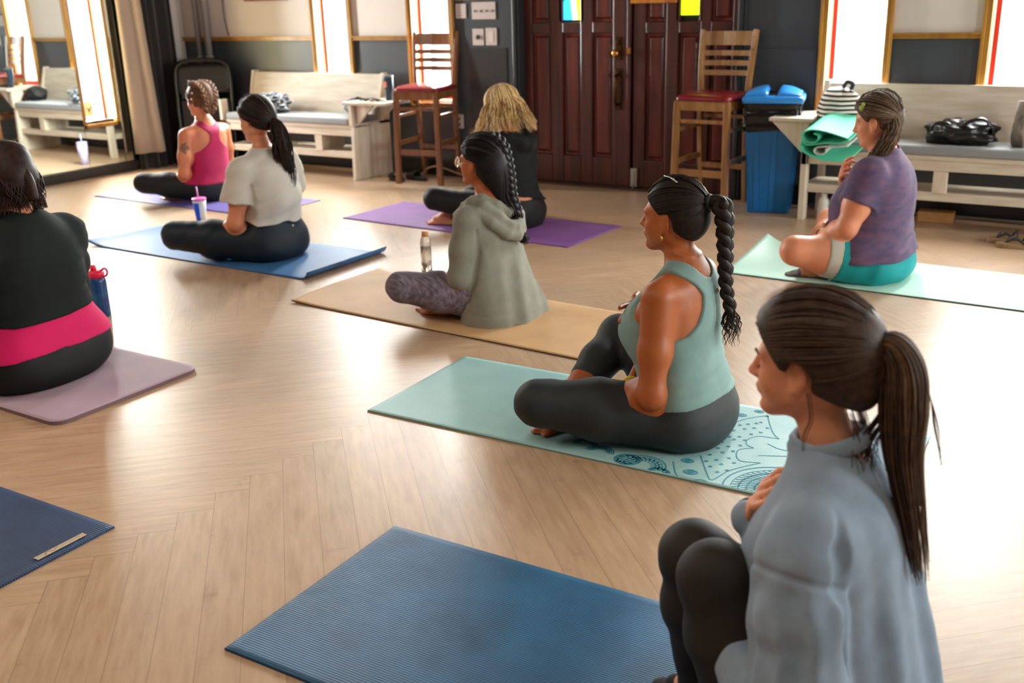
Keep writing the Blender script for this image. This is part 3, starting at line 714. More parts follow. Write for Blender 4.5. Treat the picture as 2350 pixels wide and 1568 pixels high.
# plaid shirt heap
def plaid_mat():
    m = mat('plaid_flannel', '20252c', .85, sheen=.2); nt = m.node_tree; L = nt.links; b = nt.nodes['Principled BSDF']
    tc = nd(nt, 'ShaderNodeTexCoord'); mp = nd(nt, 'ShaderNodeMapping'); mp.inputs['Rotation'].default_value = (.4, .5, .6); L.new(tc.outputs['Object'], mp.inputs[0])
    nz = nd(nt, 'ShaderNodeTexNoise'); nz.inputs['Scale'].default_value = 9; L.new(tc.outputs['Object'], nz.inputs['Vector'])
    ad = nd(nt, 'ShaderNodeMix', data_type='VECTOR'); ad.inputs[0].default_value = .12; L.new(mp.outputs[0], ad.inputs[4]); L.new(nz.outputs['Color'], ad.inputs[5])
    s = nd(nt, 'ShaderNodeSeparateXYZ'); L.new(ad.outputs[1], s.inputs[0]); outs = []
    for k in (0, 2):
        mm = nd(nt, 'ShaderNodeMath', operation='MULTIPLY'); mm.inputs[1].default_value = 24; L.new(s.outputs[k], mm.inputs[0])
        fr = nd(nt, 'ShaderNodeMath', operation='FRACT'); L.new(mm.outputs[0], fr.inputs[0])
        gt = nd(nt, 'ShaderNodeMath', operation='GREATER_THAN'); gt.inputs[1].default_value = .68; L.new(fr.outputs[0], gt.inputs[0]); outs.append(gt)
    a = nd(nt, 'ShaderNodeMath', operation='ADD'); L.new(outs[0].outputs[0], a.inputs[0]); L.new(outs[1].outputs[0], a.inputs[1])
    cr = nd(nt, 'ShaderNodeValToRGB'); cr.color_ramp.elements[0].color = lin('161b22'); cr.color_ramp.elements[1].color = lin('e4e6ea')
    e = cr.color_ramp.elements.new(.5); e.color = lin('8d949e'); sc = nd(nt, 'ShaderNodeMath', operation='MULTIPLY'); sc.inputs[1].default_value = .5; L.new(a.outputs[0], sc.inputs[0]); L.new(sc.outputs[0], cr.inputs[0]); L.new(cr.outputs[0], b.inputs['Base Color'])
    return m
M_PLAID = plaid_mat()
blob('flannel_shirt', (-6.28, 6.14, .474), (.145, .13, .085), M_PLAID, 'crumpled black and white plaid flannel shirt on the left bench cushion', 'shirt', 5, .5, 12)
# slip-on sandals under the left stool
M_SHOE = mat('black_moulded_rubber', '161619', .45)
def slide(loc, rz, lab, top=M_SHOE, sole=M_SHOE, thong=False):
    r = empty('sandal', loc, rz, label=lab, cat='sandal', group='pair of sandals')
    pts = []
    for i in range(24):
        a = 2*PI*i/24; x = .12*math.cos(a); y = .042*math.sin(a)*(1+.18*math.cos(a)); pts.append((x, y))
    MB().prism(pts, 0, .026, 'xy').build('sole', sole, r, bevel=.005)
    b = MB()
    if thong:
        for s_ in (-1, 1): b.tube(catmull([(.07, 0, .028), (.03, s_*.028, .05), (-.02, s_*.044, .022)], 5), .006, 6)
        b.tube(catmull([(-.02, -.044, .02), (-.03, 0, .062), (-.02, .044, .02)], 5), .006, 6)
    else:
        vs = []; n1, n2 = 9, 6
        for j in range(n2):
            x = -.0+.085*j/(n2-1)
            for i in range(n1):
                a = PI*i/(n1-1); vs.append((x, -.047*math.cos(a), .02+(.05-.018*(j/(n2-1)))*math.sin(a)))
        b.add(vs, [(j*n1+i, (j+1)*n1+i, (j+1)*n1+i+1, j*n1+i+1) for j in range(n2-1) for i in range(n1-1)], True)
    o = b.build('strap', top, r)
    if not thong: m_ = o.modifiers.new('t', 'SOLIDIFY'); m_.thickness = .006
    return r
slide((-5.02, 6.15, 0), math.radians(150), 'black slip-on sandal on the floor beside the left bar stool, left one of the pair').__setitem__('group', 'black slip-on sandals')
slide((-4.90, 6.24, 0), math.radians(168), 'black slip-on sandal on the floor behind the stool leg, right one of the pair').__setitem__('group', 'black slip-on sandals')
M_CORK = mat('brown_cork_footbed', '8a6b48', .7); M_DKST = mat('dark_brown_strap_leather', '2a211b', .5)
slide((-.66, 5.93, 0), math.radians(205), 'brown thong sandal on the floor at the right edge, farther one of the pair', M_DKST, M_CORK, True).__setitem__('group', 'brown thong sandals')
slide((-.60, 5.83, 0), math.radians(200), 'brown thong sandal on the floor at the right edge, nearer one of the pair', M_DKST, M_CORK, True).__setitem__('group', 'brown thong sandals')
b = MB(); b.tube(catmull([(-5.25, 6.20, .006), (-5.1, 6.28, .006), (-4.95, 6.36, .02), (-4.86, 6.33, .075), (-4.78, 6.36, .09), (-4.66, 6.40, .05), (-4.5, 6.42, .008), (-4.3, 6.44, .006)], 6), .006, 6)
b.build('power_cord', mat('tan_cord_rubber', 'b99a78', .5), label='tan power cord on the floor behind the left bar stool', cat='cord')
# right bench: backpack, rolled mat, duffel, block, boots
def stripes_mat():
    m = mat('striped_canvas', 'e6e0d2', .8, bump=.05, bscale=200); nt = m.node_tree; L = nt.links; b = nt.nodes['Principled BSDF']
    tc = nd(nt, 'ShaderNodeTexCoord'); nz = nd(nt, 'ShaderNodeTexNoise'); nz.inputs['Scale'].default_value = 5; L.new(tc.outputs['Object'], nz.inputs['Vector'])
    s = nd(nt, 'ShaderNodeSeparateXYZ'); L.new(tc.outputs['Object'], s.inputs[0])
    m1 = nd(nt, 'ShaderNodeMath', operation='MULTIPLY_ADD'); L.new(nz.outputs[0], m1.inputs[0]); m1.inputs[1].default_value = .018; L.new(s.outputs[2], m1.inputs[2])
    m2 = nd(nt, 'ShaderNodeMath', operation='MULTIPLY'); L.new(m1.outputs[0], m2.inputs[0]); m2.inputs[1].default_value = 1/.0245
    fr = nd(nt, 'ShaderNodeMath', operation='FRACT'); L.new(m2.outputs[0], fr.inputs[0]); gt = nd(nt, 'ShaderNodeMath', operation='GREATER_THAN'); gt.inputs[1].default_value = .52; L.new(fr.outputs[0], gt.inputs[0])
    mx = nd(nt, 'ShaderNodeMix', data_type='RGBA'); L.new(gt.outputs[0], mx.inputs[0]); mx.inputs[6].default_value = lin('e9e2d2'); mx.inputs[7].default_value = lin('1c2030'); L.new(mx.outputs[2], b.inputs['Base Color'])
    return m
bp = blob('backpack', (-1.675, 6.15, .535), (.130, .10, .135), stripes_mat(), 'navy and cream striped backpack on the left end of the right bench', 'backpack', 9, .10, 6)
b = MB(); b.tube(catmull([(.02, -.02, .13), (.04, -.03, .16), (.07, -.02, .15), (.06, -.01, .12)], 5), .012, 8); b.build('handle', mat('navy_webbing', '242a3a', .6), bp)
b = MB(); b.tube(catmull([(-.11, -.04, -.11), (-.05, -.11, -.125), (.05, -.11, -.115), (.12, -.03, -.10)], 5), .010, 8); b.build('base_strap', mat('black_webbing', '1a1a1e', .6), bp)
# folded green mat, spiral end showing
M_GRM = mat('sea_green_foam', '4fc3a0', .7, bump=.1, bscale=200); M_GRM2 = mat('pale_printed_foam_underside', 'd9dcd6', .7, var=.4, vscale=25, vcol='a9b3b3')
def rolled():
    r = empty('rolled_yoga_mat', (-1.665, 5.98, .475), label='sea green yoga mat folded in an S below the striped backpack', cat='yoga mat')
    P = [(-.02, .135), (-.05, .15), (-.10, .135), (-.105, .105), (-.07, .09), (-.03, .10), (-.025, .12), (-.045, .128)]
    loop1 = [(.10, .135), (.02, .155), (-.07, .155), (-.135, .12), (-.125, .07), (-.06, .05), (-.01, .04), (.005, .005), (-.04, -.015), (-.09, .0), (-.12, .03)]
    def ribbon(pts, t, y0, y1, b):
        C = [np.array((p[0], p[1])) for p in [np.array(q)[:2] for q in catmull([(p[0], p[1], 0) for p in pts], 6)]]
        vs = []; N = len(C)
        for i, c in enumerate(C):
            d = C[min(i+1, N-1)]-C[max(i-1, 0)]; d = d/np.linalg.norm(d); nn = np.array((-d[1], d[0]))*t/2
            for q, y in ((c+nn, y0), (c-nn, y0), (c-nn, y1), (c+nn, y1)): vs.append((q[0], y, q[1]))
        fs = [(0, 1, 2, 3), (4*N-1, 4*N-2, 4*N-3, 4*N-4)]
        for i in range(N-1):
            a = 4*i
            for k in range(4): fs.append((a+k, a+4+k, a+4+(k+1) % 4, a+(k+1) % 4))
        b.add(vs, fs)
    b = MB()
    ribbon([(.16, .11), (.08, .135), (0, .155), (-.08, .160), (-.135, .13), (-.125, .085), (-.075, .07), (-.035, .085), (-.03, .12), (-.06, .135)], .008, -.30, .28, b)
    b.build('upper_fold', M_GRM, r)
    b = MB(); ribbon([(.17, .10), (.10, .075), (.03, .075), (-.04, .062), (-.10, .055), (-.14, .075), (-.14, .02), (-.09, -.015), (0, -.045), (.10, -.05), (.17, -.045)], .008, -.30, .28, b); b.build('outer_wrap', M_GRM, r)
    b = MB(); ribbon([(.16, .055), (.08, .045), (.0, .042), (-.05, .03), (-.055, .0), (-.02, -.012), (.015, .0), (.02, .03)], .008, -.29, .27, b); b.build('inner_fold', M_GRM2, r)
    r.rotation_euler = (0, 0, math.radians(0)); r.location = (-1.625, 5.98, .492); r.scale = (.84, 1, .80); r.rotation_euler = (math.radians(7), 0, 0)
    return r
rolled()
M_LEA = mat('black_glossy_leatherette', '0d0d0f', .3, bump=.35, bscale=22)
bg = blob('duffel_bag', (-1.0, 6.16, .475), (.185, .115, .075), M_LEA, 'black duffel bag slumped on the right bench cushion', 'bag', 21, .35, 9)
b = MB(); b.tube(catmull([(-.15, -.06, .01), (-.13, -.08, .055), (-.07, -.08, .06), (-.02, -.08, .035), (.05, -.07, .075), (.11, -.05, .085), (.16, -.03, .04), (.17, -.02, -.02)], 6), .014, 8, flat=.5); b.build('strap', M_LEA, bg)
bb = blob('boot', (-.70, 6.17, .475), (.05, .09, .10), mat('grey_taupe_suede', '6e625b', .8), 'grey taupe boot on the right bench, cut by right edge', 'boot', 2, .2, 8)
b = MB(); b.tube([(0, 0, 0), (.01, .01, .16)], [.05, .045], 12); b.build('shaft', mat('grey_suede', '7a6e66', .8), bb)
M_BRICK = mat('tan_cork', 'b98a55', .7, var=.2, vscale=30)
b = MB(); b.box(-.10, .10, -.04, .04, 0, .065); c = b.build('yoga_block', M_BRICK, label='tan cork block on the floor under the right bench', cat='yoga block', bevel=.006); c.location = (-1.11, 6.30, 0); c.rotation_euler = (0, 0, .06)
b = MB(); b.tube([(-1.9, 6.42, .012), (1.0, 6.42, .012)], .010, 8); b.build('trim_30', mat('grey_conduit', '6a6a6b', .4), kind='structure')
# water bottle behind the purple shirt woman
r = empty('water_bottle', (-1.715, 6.10, 0), label='small translucent white bottle on the floor by the right bench leg', cat='bottle')
MB().lathe([(.030, 0), (.034, .01), (.034, .07), (.030, .085), (.033, .10), (.030, .12), (.018, .135), (.018, .145)], n=20).build('body', mat('milky_plastic', 'd5d0c8', .3), r)
MB().lathe([(.019, .145), (.019, .16)], n=16).build('cap', mat('white_cap_plastic', 'd9d6d0', .4), r)

# ---------------------------------------------------------------- bottles on the floor between the mats
def glass_bottle(loc):
    r = empty('glass_bottle', loc, label='clear glass water bottle with wooden cap behind the grey hoodie woman', cat='bottle')
    gm = mat('clear_glass', 'f6f4ee', .06, trans=.85, ior=1.3)
    MB().lathe([(.0, .004), (.024, .004), (.027, .012), (.027, .175), (.024, .190), (.017, .200), (.0165, .206)], n=32).build('body', gm, r)
    MB().lathe([(.0, .010), (.0240, .010), (.0245, .15), (.0, .1501)], n=28).build('water', mat('water', 'ffffff', .0, trans=1, ior=1.33), r)
    MB().lathe([(.018, .203), (.018, .226), (.016, .229)], n=24).build('cap', mat('bamboo_cap', 'c08a55', .5), r)
glass_bottle((-3.075, 3.955, 0))
def cup_straw(loc):
    r = empty('tumbler_with_straw', loc, label='blue and white cup with pink lid and straw by the blue mat', cat='cup')
    def ring(b, a0, a1, m_idx, n=12, z=(0, .15), r0=.029, r1=.042):
        vs = []
        for j in range(2):
            for i in range(n+1):
                a = a0+(a1-a0)*i/n; rr = (r0, r1)[j]; vs.append((rr*math.cos(a), rr*math.sin(a), z[j]))
        b.cur = m_idx; b.add(vs, [(i, i+1, n+2+i, n+1+i) for i in range(n)], True)
    MB().lathe([(.0, .003), (.029, .003), (.042, .155)], n=28).build('cup', mat('frosted_white_plastic', 'dfe3ee', .3), r)
    b = MB(); ring(b, math.radians(-118), math.radians(-48), 0, r0=.0296, r1=.0424, z=(.008, .14)); ring(b, math.radians(62), math.radians(132), 0, r0=.0296, r1=.0424, z=(.008, .14)); b.build('colour_panel', mat('cobalt_print', '1f56d8', .3), r)
    MB().lathe([(.044, .155), (.045, .165), (.040, .168), (.0, .168)], n=28).build('lid', mat('pink_lid_plastic', 'f06ac0', .3), r)
    b = MB(); b.tube([(0, .0, .10), (-.012, .0, .24)], .005, 8); b.build('straw', mat('pink_straw_plastic', 'e48ad4', .3), r)
cup_straw((-5.16, 4.33, 0))
r = empty('tumbler_with_straw', (-6.80, 5.66, 0), label='pale lavender tumbler on the floor, seen in the mirror under the window', cat='cup')
MB().lathe([(.0, 0), (.030, 0), (.032, .06), (.043, .10), (.046, .19), (.0, .191)], n=28).build('cup', mat('lavender_plastic', 'b9b4e2', .35), r)
MB().lathe([(.0, .19), (.047, .19), (.047, .202), (.0, .204)], n=28).build('lid', mat('clear_lavender_lid', 'c9c6ea', .2), r)
MB().tube([(0, 0, .20), (.006, 0, .27)], .005, 8).build('straw', mat('lavender_straw', 'bdb8e6', .3), r)
def sport_bottle(loc):
    r = empty('sport_bottle', loc, math.radians(20), label='dark blue water bottle with hot pink lid beside the woman in black', cat='bottle')
    MB().lathe([(.0, 0), (.036, 0), (.038, .006), (.038, .16), (.034, .178), (.030, .182)], n=28).build('body', mat('blue_ombre_bottle', '1f5f96', .25, var=.9, vscale=14, vcol='16205a'), r)
    b = MB(); b.lathe([(.034, .180), (.035, .205), (.026, .212), (.0, .213)], n=24); b.lathe([(.014, .212), (.012, .235), (.0, .236)], (-.010, 0, 0), n=16)
    b.tube(catmull([(.02, 0, .205), (.045, 0, .222), (.058, 0, .212), (.052, 0, .19), (.034, 0, .185)], 5), .005, 8); b.build('lid', mat('hot_pink_plastic', 'e8214f', .35), r)
sport_bottle((-3.99, 2.72, 0))

# ================================================================ mats
def mat_tex(name, col, var=.12, vcol=None, ribs=0, rib_dir=0, rough=.55, bump=.12):
    m = mat(name, col, rough*.85, var=var, vscale=5, vcol=vcol, bump=bump, bscale=350)
    if ribs:
        nt = m.node_tree; L = nt.links; b = nt.nodes['Principled BSDF']
        tc = nd(nt, 'ShaderNodeTexCoord'); wv = nd(nt, 'ShaderNodeTexWave'); wv.bands_direction = 'Y' if rib_dir else 'X'; wv.inputs['Scale'].default_value = ribs; wv.inputs['Distortion'].default_value = .3
        L.new(tc.outputs['Object'], wv.inputs['Vector']); bp = nd(nt, 'ShaderNodeBump'); bp.inputs['Strength'].default_value = .6; bp.inputs['Distance'].default_value = .0015
        L.new(wv.outputs[0], bp.inputs['Height']); L.new(bp.outputs[0], b.inputs['Normal'])
    return m
def yoga_mat(name, x0, y0, ang, length, width, m_, lab, t=.005, curl=None, round_=0.0, wav=.0015, seed=0, side=None):
    """origin at the near left corner, local x along the mat, y across; curl(x, y) lifts it"""
    nx, ny = max(24, int(length/.02)), 30; vs = []
    def outline(u, v):
        x = u*length; y = v*width
        if round_:
            dx = min(x, length-x); dy = min(y, width-y)
            if dx < round_ and dy < round_:
                ex, ey = round_-dx, round_-dy; d = math.hypot(ex, ey); m2 = max(ex, ey)
                k = m2/d if d > 0 else 1
                nx_, ny_ = round_-ex*k, round_-ey*k
                x = nx_ if x < length/2 else length-nx_; y = ny_ if y < width/2 else width-ny_
        return x, y
    for layer in (1, 0):
        for i in range(nx+1):
            for j in range(ny+1):
                x, y = outline(i/nx, j/ny); z = t*layer
                ed = min(x, length-x, y, width-y)
                z += wav*(1+noise.noise(Vector((x*2+seed, y*2, seed))))*(1 if ed > .05 else .3+.7*ed/.05)
                if curl:
                    c = curl(x, y)
                    if isinstance(c, tuple): x, y, z = c[0], c[1], z+c[2]
                    else: z += c
                vs.append((x, y, z))
    n = ny+1; S = (nx+1)*n
    fs = []
    for i in range(nx):
        for j in range(ny):
            a = i*n+j; fs.append((a, a+n, a+n+1, a+1)); a += S; fs.append((a, a+1, a+n+1, a+n))
    for i in range(nx):
        a = i*n; fs.append((a+S, a+n+S, a+n, a)); a = i*n+ny; fs.append((a, a+n, a+n+S, a+S))
    for j in range(ny):
        a = j; fs.append((a, a+1, a+1+S, a+S)); a = nx*n+j; fs.append((a+S, a+1+S, a+1, a))
    b = MB(); b.add(vs, fs, True); o = b.build(name, m_, label=lab, cat='yoga mat')
    me = o.data; sm = [True]*(2*nx*ny)+[False]*(len(fs)-2*nx*ny); me.polygons.foreach_set('use_smooth', sm)
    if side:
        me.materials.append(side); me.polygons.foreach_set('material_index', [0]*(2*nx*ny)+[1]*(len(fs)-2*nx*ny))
    o.location = (x0, y0, 0); o.rotation_euler = (0, 0, ang); return o
M_M_TEAL = None
def bump_end(x, y, L, a=.25, h=.02): return h*max(0, (x-(L-a))/a)**2
BLUEC = mat_tex('ocean_blue_foam', '2a6892', .35, '1d4d72', ribs=48, rib_dir=1)
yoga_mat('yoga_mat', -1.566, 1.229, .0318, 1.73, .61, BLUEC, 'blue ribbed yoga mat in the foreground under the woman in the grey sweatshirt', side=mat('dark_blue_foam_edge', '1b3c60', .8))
NAVYC = mat_tex('navy_foam', '26446a', .3, '1c3354', ribs=44, rib_dir=1, rough=.6, bump=.3)
nv = yoga_mat('yoga_mat', -2.242+0, 1.460, PI+.03, 1.75, .62, NAVYC, 'navy yoga mat at the lower left edge with a small tan label', t=.006)
b = MB(); vs = []; b.box(.030, .115, .0, .012, .0072, .0085); lb = b.build('label_patch', mat('tan_label_print', 'cbb59a', .7), nv); lb.location = (0, 0, 0)
# put the patch along the short right end of that mat
b = MB(); b.box(.022, .040, .07, .215, .0, .0016)
bpy.data.objects.remove(lb); lb = b.build('label_patch', mat('tan_label_patch', 'cbb59a', .7, var=.3, vscale=60), nv); lb.location = (0, 0, .0088)
b = MB(); b.tube([(.026, .19, .001), (.038, .18, .001), (.027, .165, .001), (.036, .15, .001)], .0014, 5); b.tube([(.031, .14, .001), (.031, .085, .001)], .001, 5); b.build('mark', mat('brown_mark', '5f4a38', .7), lb)
LAVC = mat_tex('dusty_lavender_foam', 'b59cab', .08, 'ab93a4', rough=.7)
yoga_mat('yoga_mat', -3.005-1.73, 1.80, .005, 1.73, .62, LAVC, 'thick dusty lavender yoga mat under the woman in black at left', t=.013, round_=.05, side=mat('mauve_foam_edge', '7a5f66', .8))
TANC = mat_tex('tan_cork_surface', 'cfa77a', .14, 'c0976a', rough=.7)
def curl_tan(x, y): return .022*max(0, 1-x/.25)**2*(.35+.65*min(1, y/.3))
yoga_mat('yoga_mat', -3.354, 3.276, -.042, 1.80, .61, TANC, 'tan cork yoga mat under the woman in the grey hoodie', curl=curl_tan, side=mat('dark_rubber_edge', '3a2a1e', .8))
PURC = mat_tex('purple_foam', '8a5aa0', .15, '7a4a92', rough=.75, bump=.3)
yoga_mat('yoga_mat', -4.430, 4.850, -.041, 1.70, .61, PURC, 'purple yoga mat under the blonde woman in front of the doors')
VIOC = mat_tex('violet_foam', '7468b0', .12, '665aa2')
yoga_mat('yoga_mat', -6.70, 4.66, -.01, 1.70, .61, VIOC, 'violet yoga mat under the woman in the pink tank top')
MINTC = mat_tex('mint_foam', 'bfe6d8', .06, 'b2dccc')
def curl_mint(x, y): return .07*max(0, 1-x/.22)**2*min(1, max(0, (y-.1)/.5))
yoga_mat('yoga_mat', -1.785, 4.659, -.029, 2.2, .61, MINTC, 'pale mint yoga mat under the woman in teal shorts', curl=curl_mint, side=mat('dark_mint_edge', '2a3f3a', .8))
SKYC = mat_tex('sky_blue_foam', '3f74ad', .08, '386aa4')
def curl_blue2(x, y):
    L = 1.78; r = .06; a = L-r
    if x > a:
        th = (x-a)/.055; th = min(th, 2.0); return (a+.055*math.sin(th), y, .055*(1-math.cos(th))*.75)
    if x < .2: return .03*(1-x/.2)**2*(1-y/.61)
    return 0.0
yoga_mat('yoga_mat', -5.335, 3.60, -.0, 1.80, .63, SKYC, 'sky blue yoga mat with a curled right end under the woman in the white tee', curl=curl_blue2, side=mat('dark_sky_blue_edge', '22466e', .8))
# printed teal mat: the print is drawn by thin ink strips laid on the surface
TEALC = mat_tex('pale_teal_foam', 'a6cfd0', .08, '98c4c6', ribs=52, rib_dir=1)
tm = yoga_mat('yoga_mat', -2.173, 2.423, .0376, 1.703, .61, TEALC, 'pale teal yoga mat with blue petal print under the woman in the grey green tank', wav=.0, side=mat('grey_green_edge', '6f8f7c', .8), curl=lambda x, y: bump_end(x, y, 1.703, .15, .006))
INK = mat('teal_ink', '2f88a0', .7)
def build_print():
    b = MB(); zt = .0056
    iM = Matrix.Translation((-2.173, 2.423, 0)) @ Matrix.Rotation(.0376, 4, 'Z'); inv = iM.inverted()
    def loc(px, py):
        v = inv @ at_z(px, py, .005); return v
    def hz(x): return zt+bump_end(x, 0, 1.703, .15, .006)
    def strip(P, w_=.0035):
        P = [np.array((p[0], p[1], 0.)) for p in P]; N = len(P); vs = []
        for i, p in enumerate(P):
            d = P[min(i+1, N-1)]-P[max(i-1, 0)]; d = d/(np.linalg.norm(d)+1e-9); nn = np.array((-d[1], d[0], 0))*w_/2
            for q in (p+nn, p-nn): vs.append((q[0], q[1], hz(q[0])))
        b.add(vs, [(2*i, 2*i+1, 2*i+3, 2*i+2) for i in range(N-1)])
    def curve(pp, w_=.0035, n=8): strip(catmull([tuple(loc(*p)) for p in pp], n), w_)
    def dot(c, rx, ry=None, w_=None):
        ry = ry or rx; P = [(c[0]+rx*math.cos(a), c[1]+ry*math.sin(a)) for a in np.linspace(0, 2*PI, 15)]
        if w_: strip(P, w_)
        else: b.add([(p[0], p[1], hz(p[0])) for p in P[:-1]], [tuple(range(14))])
    # big petal outline, dots and inner scallops
    cv = [[(1608, 1046), (1622, 1086), (1634, 1102), (1668, 1083), (1700, 1073), (1746, 1063)], [(1762, 954), (1766, 972), (1775, 995), (1788, 1008)], [(1668, 989), (1700, 965), (1762, 954)],
          [(1746, 1063), (1700, 1058), (1690, 1044), (1698, 1032), (1730, 1029)], [(1730, 1029), (1713, 1020), (1718, 1008), (1745, 1002), (1788, 1008)],
          [(1545, 1060), (1550, 1085), (1560, 1098)], [(1740, 1046), (1780, 1047), (1806, 1048)], [(1762, 1019), (1785, 1030), (1815, 1037)]]
    for c in cv: curve(c)
    for px, py in ((1736, 972), (1746, 970), (1717, 974), (1761, 983), (1698, 976), (1709, 985), (1731, 983), (1746, 993), (1684, 988), (1697, 1003), (1724, 997), (1674, 1003), (1685, 1009), (1709, 1011), (1657, 1015), (1672, 1025), (1699, 1023), (1648, 1029), (1658, 1039), (1682, 1036), (1629, 1044), (1644, 1056), (1621, 1059), (1655, 1066), (1630, 1071), (1646, 1084), (1668, 1080), (1673, 1052), (1684, 1063), (1761, 956)):
        dot(loc(px, py), .0062, .0062)
    for px, py, r in ((1585, 1084, .021), (1578, 1058, .019), (1701, 953, .018), (1742, 945, .015), (1608, 1106, .018)):
        c = loc(px, py); dot(c, r, r*.72, .003); dot(c, r*.55, r*.45); dot(c, r*.75, r*.58, .002)
    # feather rosettes
    def feather(c0, r0, a0, a1, n, rows):
        c = loc(*c0)
        for k in range(rows):
            rr = r0*(1-.13*k); P = [(c[0]+rr*math.cos(a), c[1]+rr*math.sin(a)*.9) for a in np.linspace(a0, a1, 22)]; strip(P, .0028 if k % 2 else .0045)
        for i in range(n):
            a = a0+(a1-a0)*(i+.5)/n; strip([(c[0]+q*r0*math.cos(a+.12*j), c[1]+q*r0*math.sin(a+.12*j)*.9) for j, q in enumerate((.4, .55, .7, .85))], .004)
    feather((1800, 1130), .17, math.radians(40), math.radians(200), 22, 5)
    feather((1470, 1068), .075, math.radians(-10), math.radians(190), 12, 4)
    feather((1510, 1085), .035, 0, 2*PI, 9, 3); feather((1440, 1055), .04, 0, 2*PI, 9, 3); feather((1375, 1037), .045, 0, PI, 8, 4)
    feather((1340, 1020), .04, 0, PI, 8, 3)
    # right end: border and rosettes
    for i in range(34):
        y = .02+.017*i; strip([(1.66, y), (1.695, y)], .006 if i % 3 else .009)
    for y in np.linspace(.08, .55, 6):
        for x in (1.56, 1.62): dot((x, y), .016, .012, .003); dot((x, y), .007)
    strip([(1.645, .01), (1.645, .60)], .004); strip([(1.53, .01), (1.53, .60)], .004)
    for x in (1.575, 1.60):
        strip([(x+.012*math.sin(k*.9), .02+.58*k/40) for k in range(41)], .004)
    keep = [i for i, f in enumerate(b.f) if all(.004 < b.v[k][1] < .606 and b.v[k][0] < 1.699 for k in f)]
    b.f = [b.f[i] for i in keep]; b.mi = [b.mi[i] for i in keep]; b.sm = [b.sm[i] for i in keep]
    b.build('petal_print', INK, tm)
build_print()
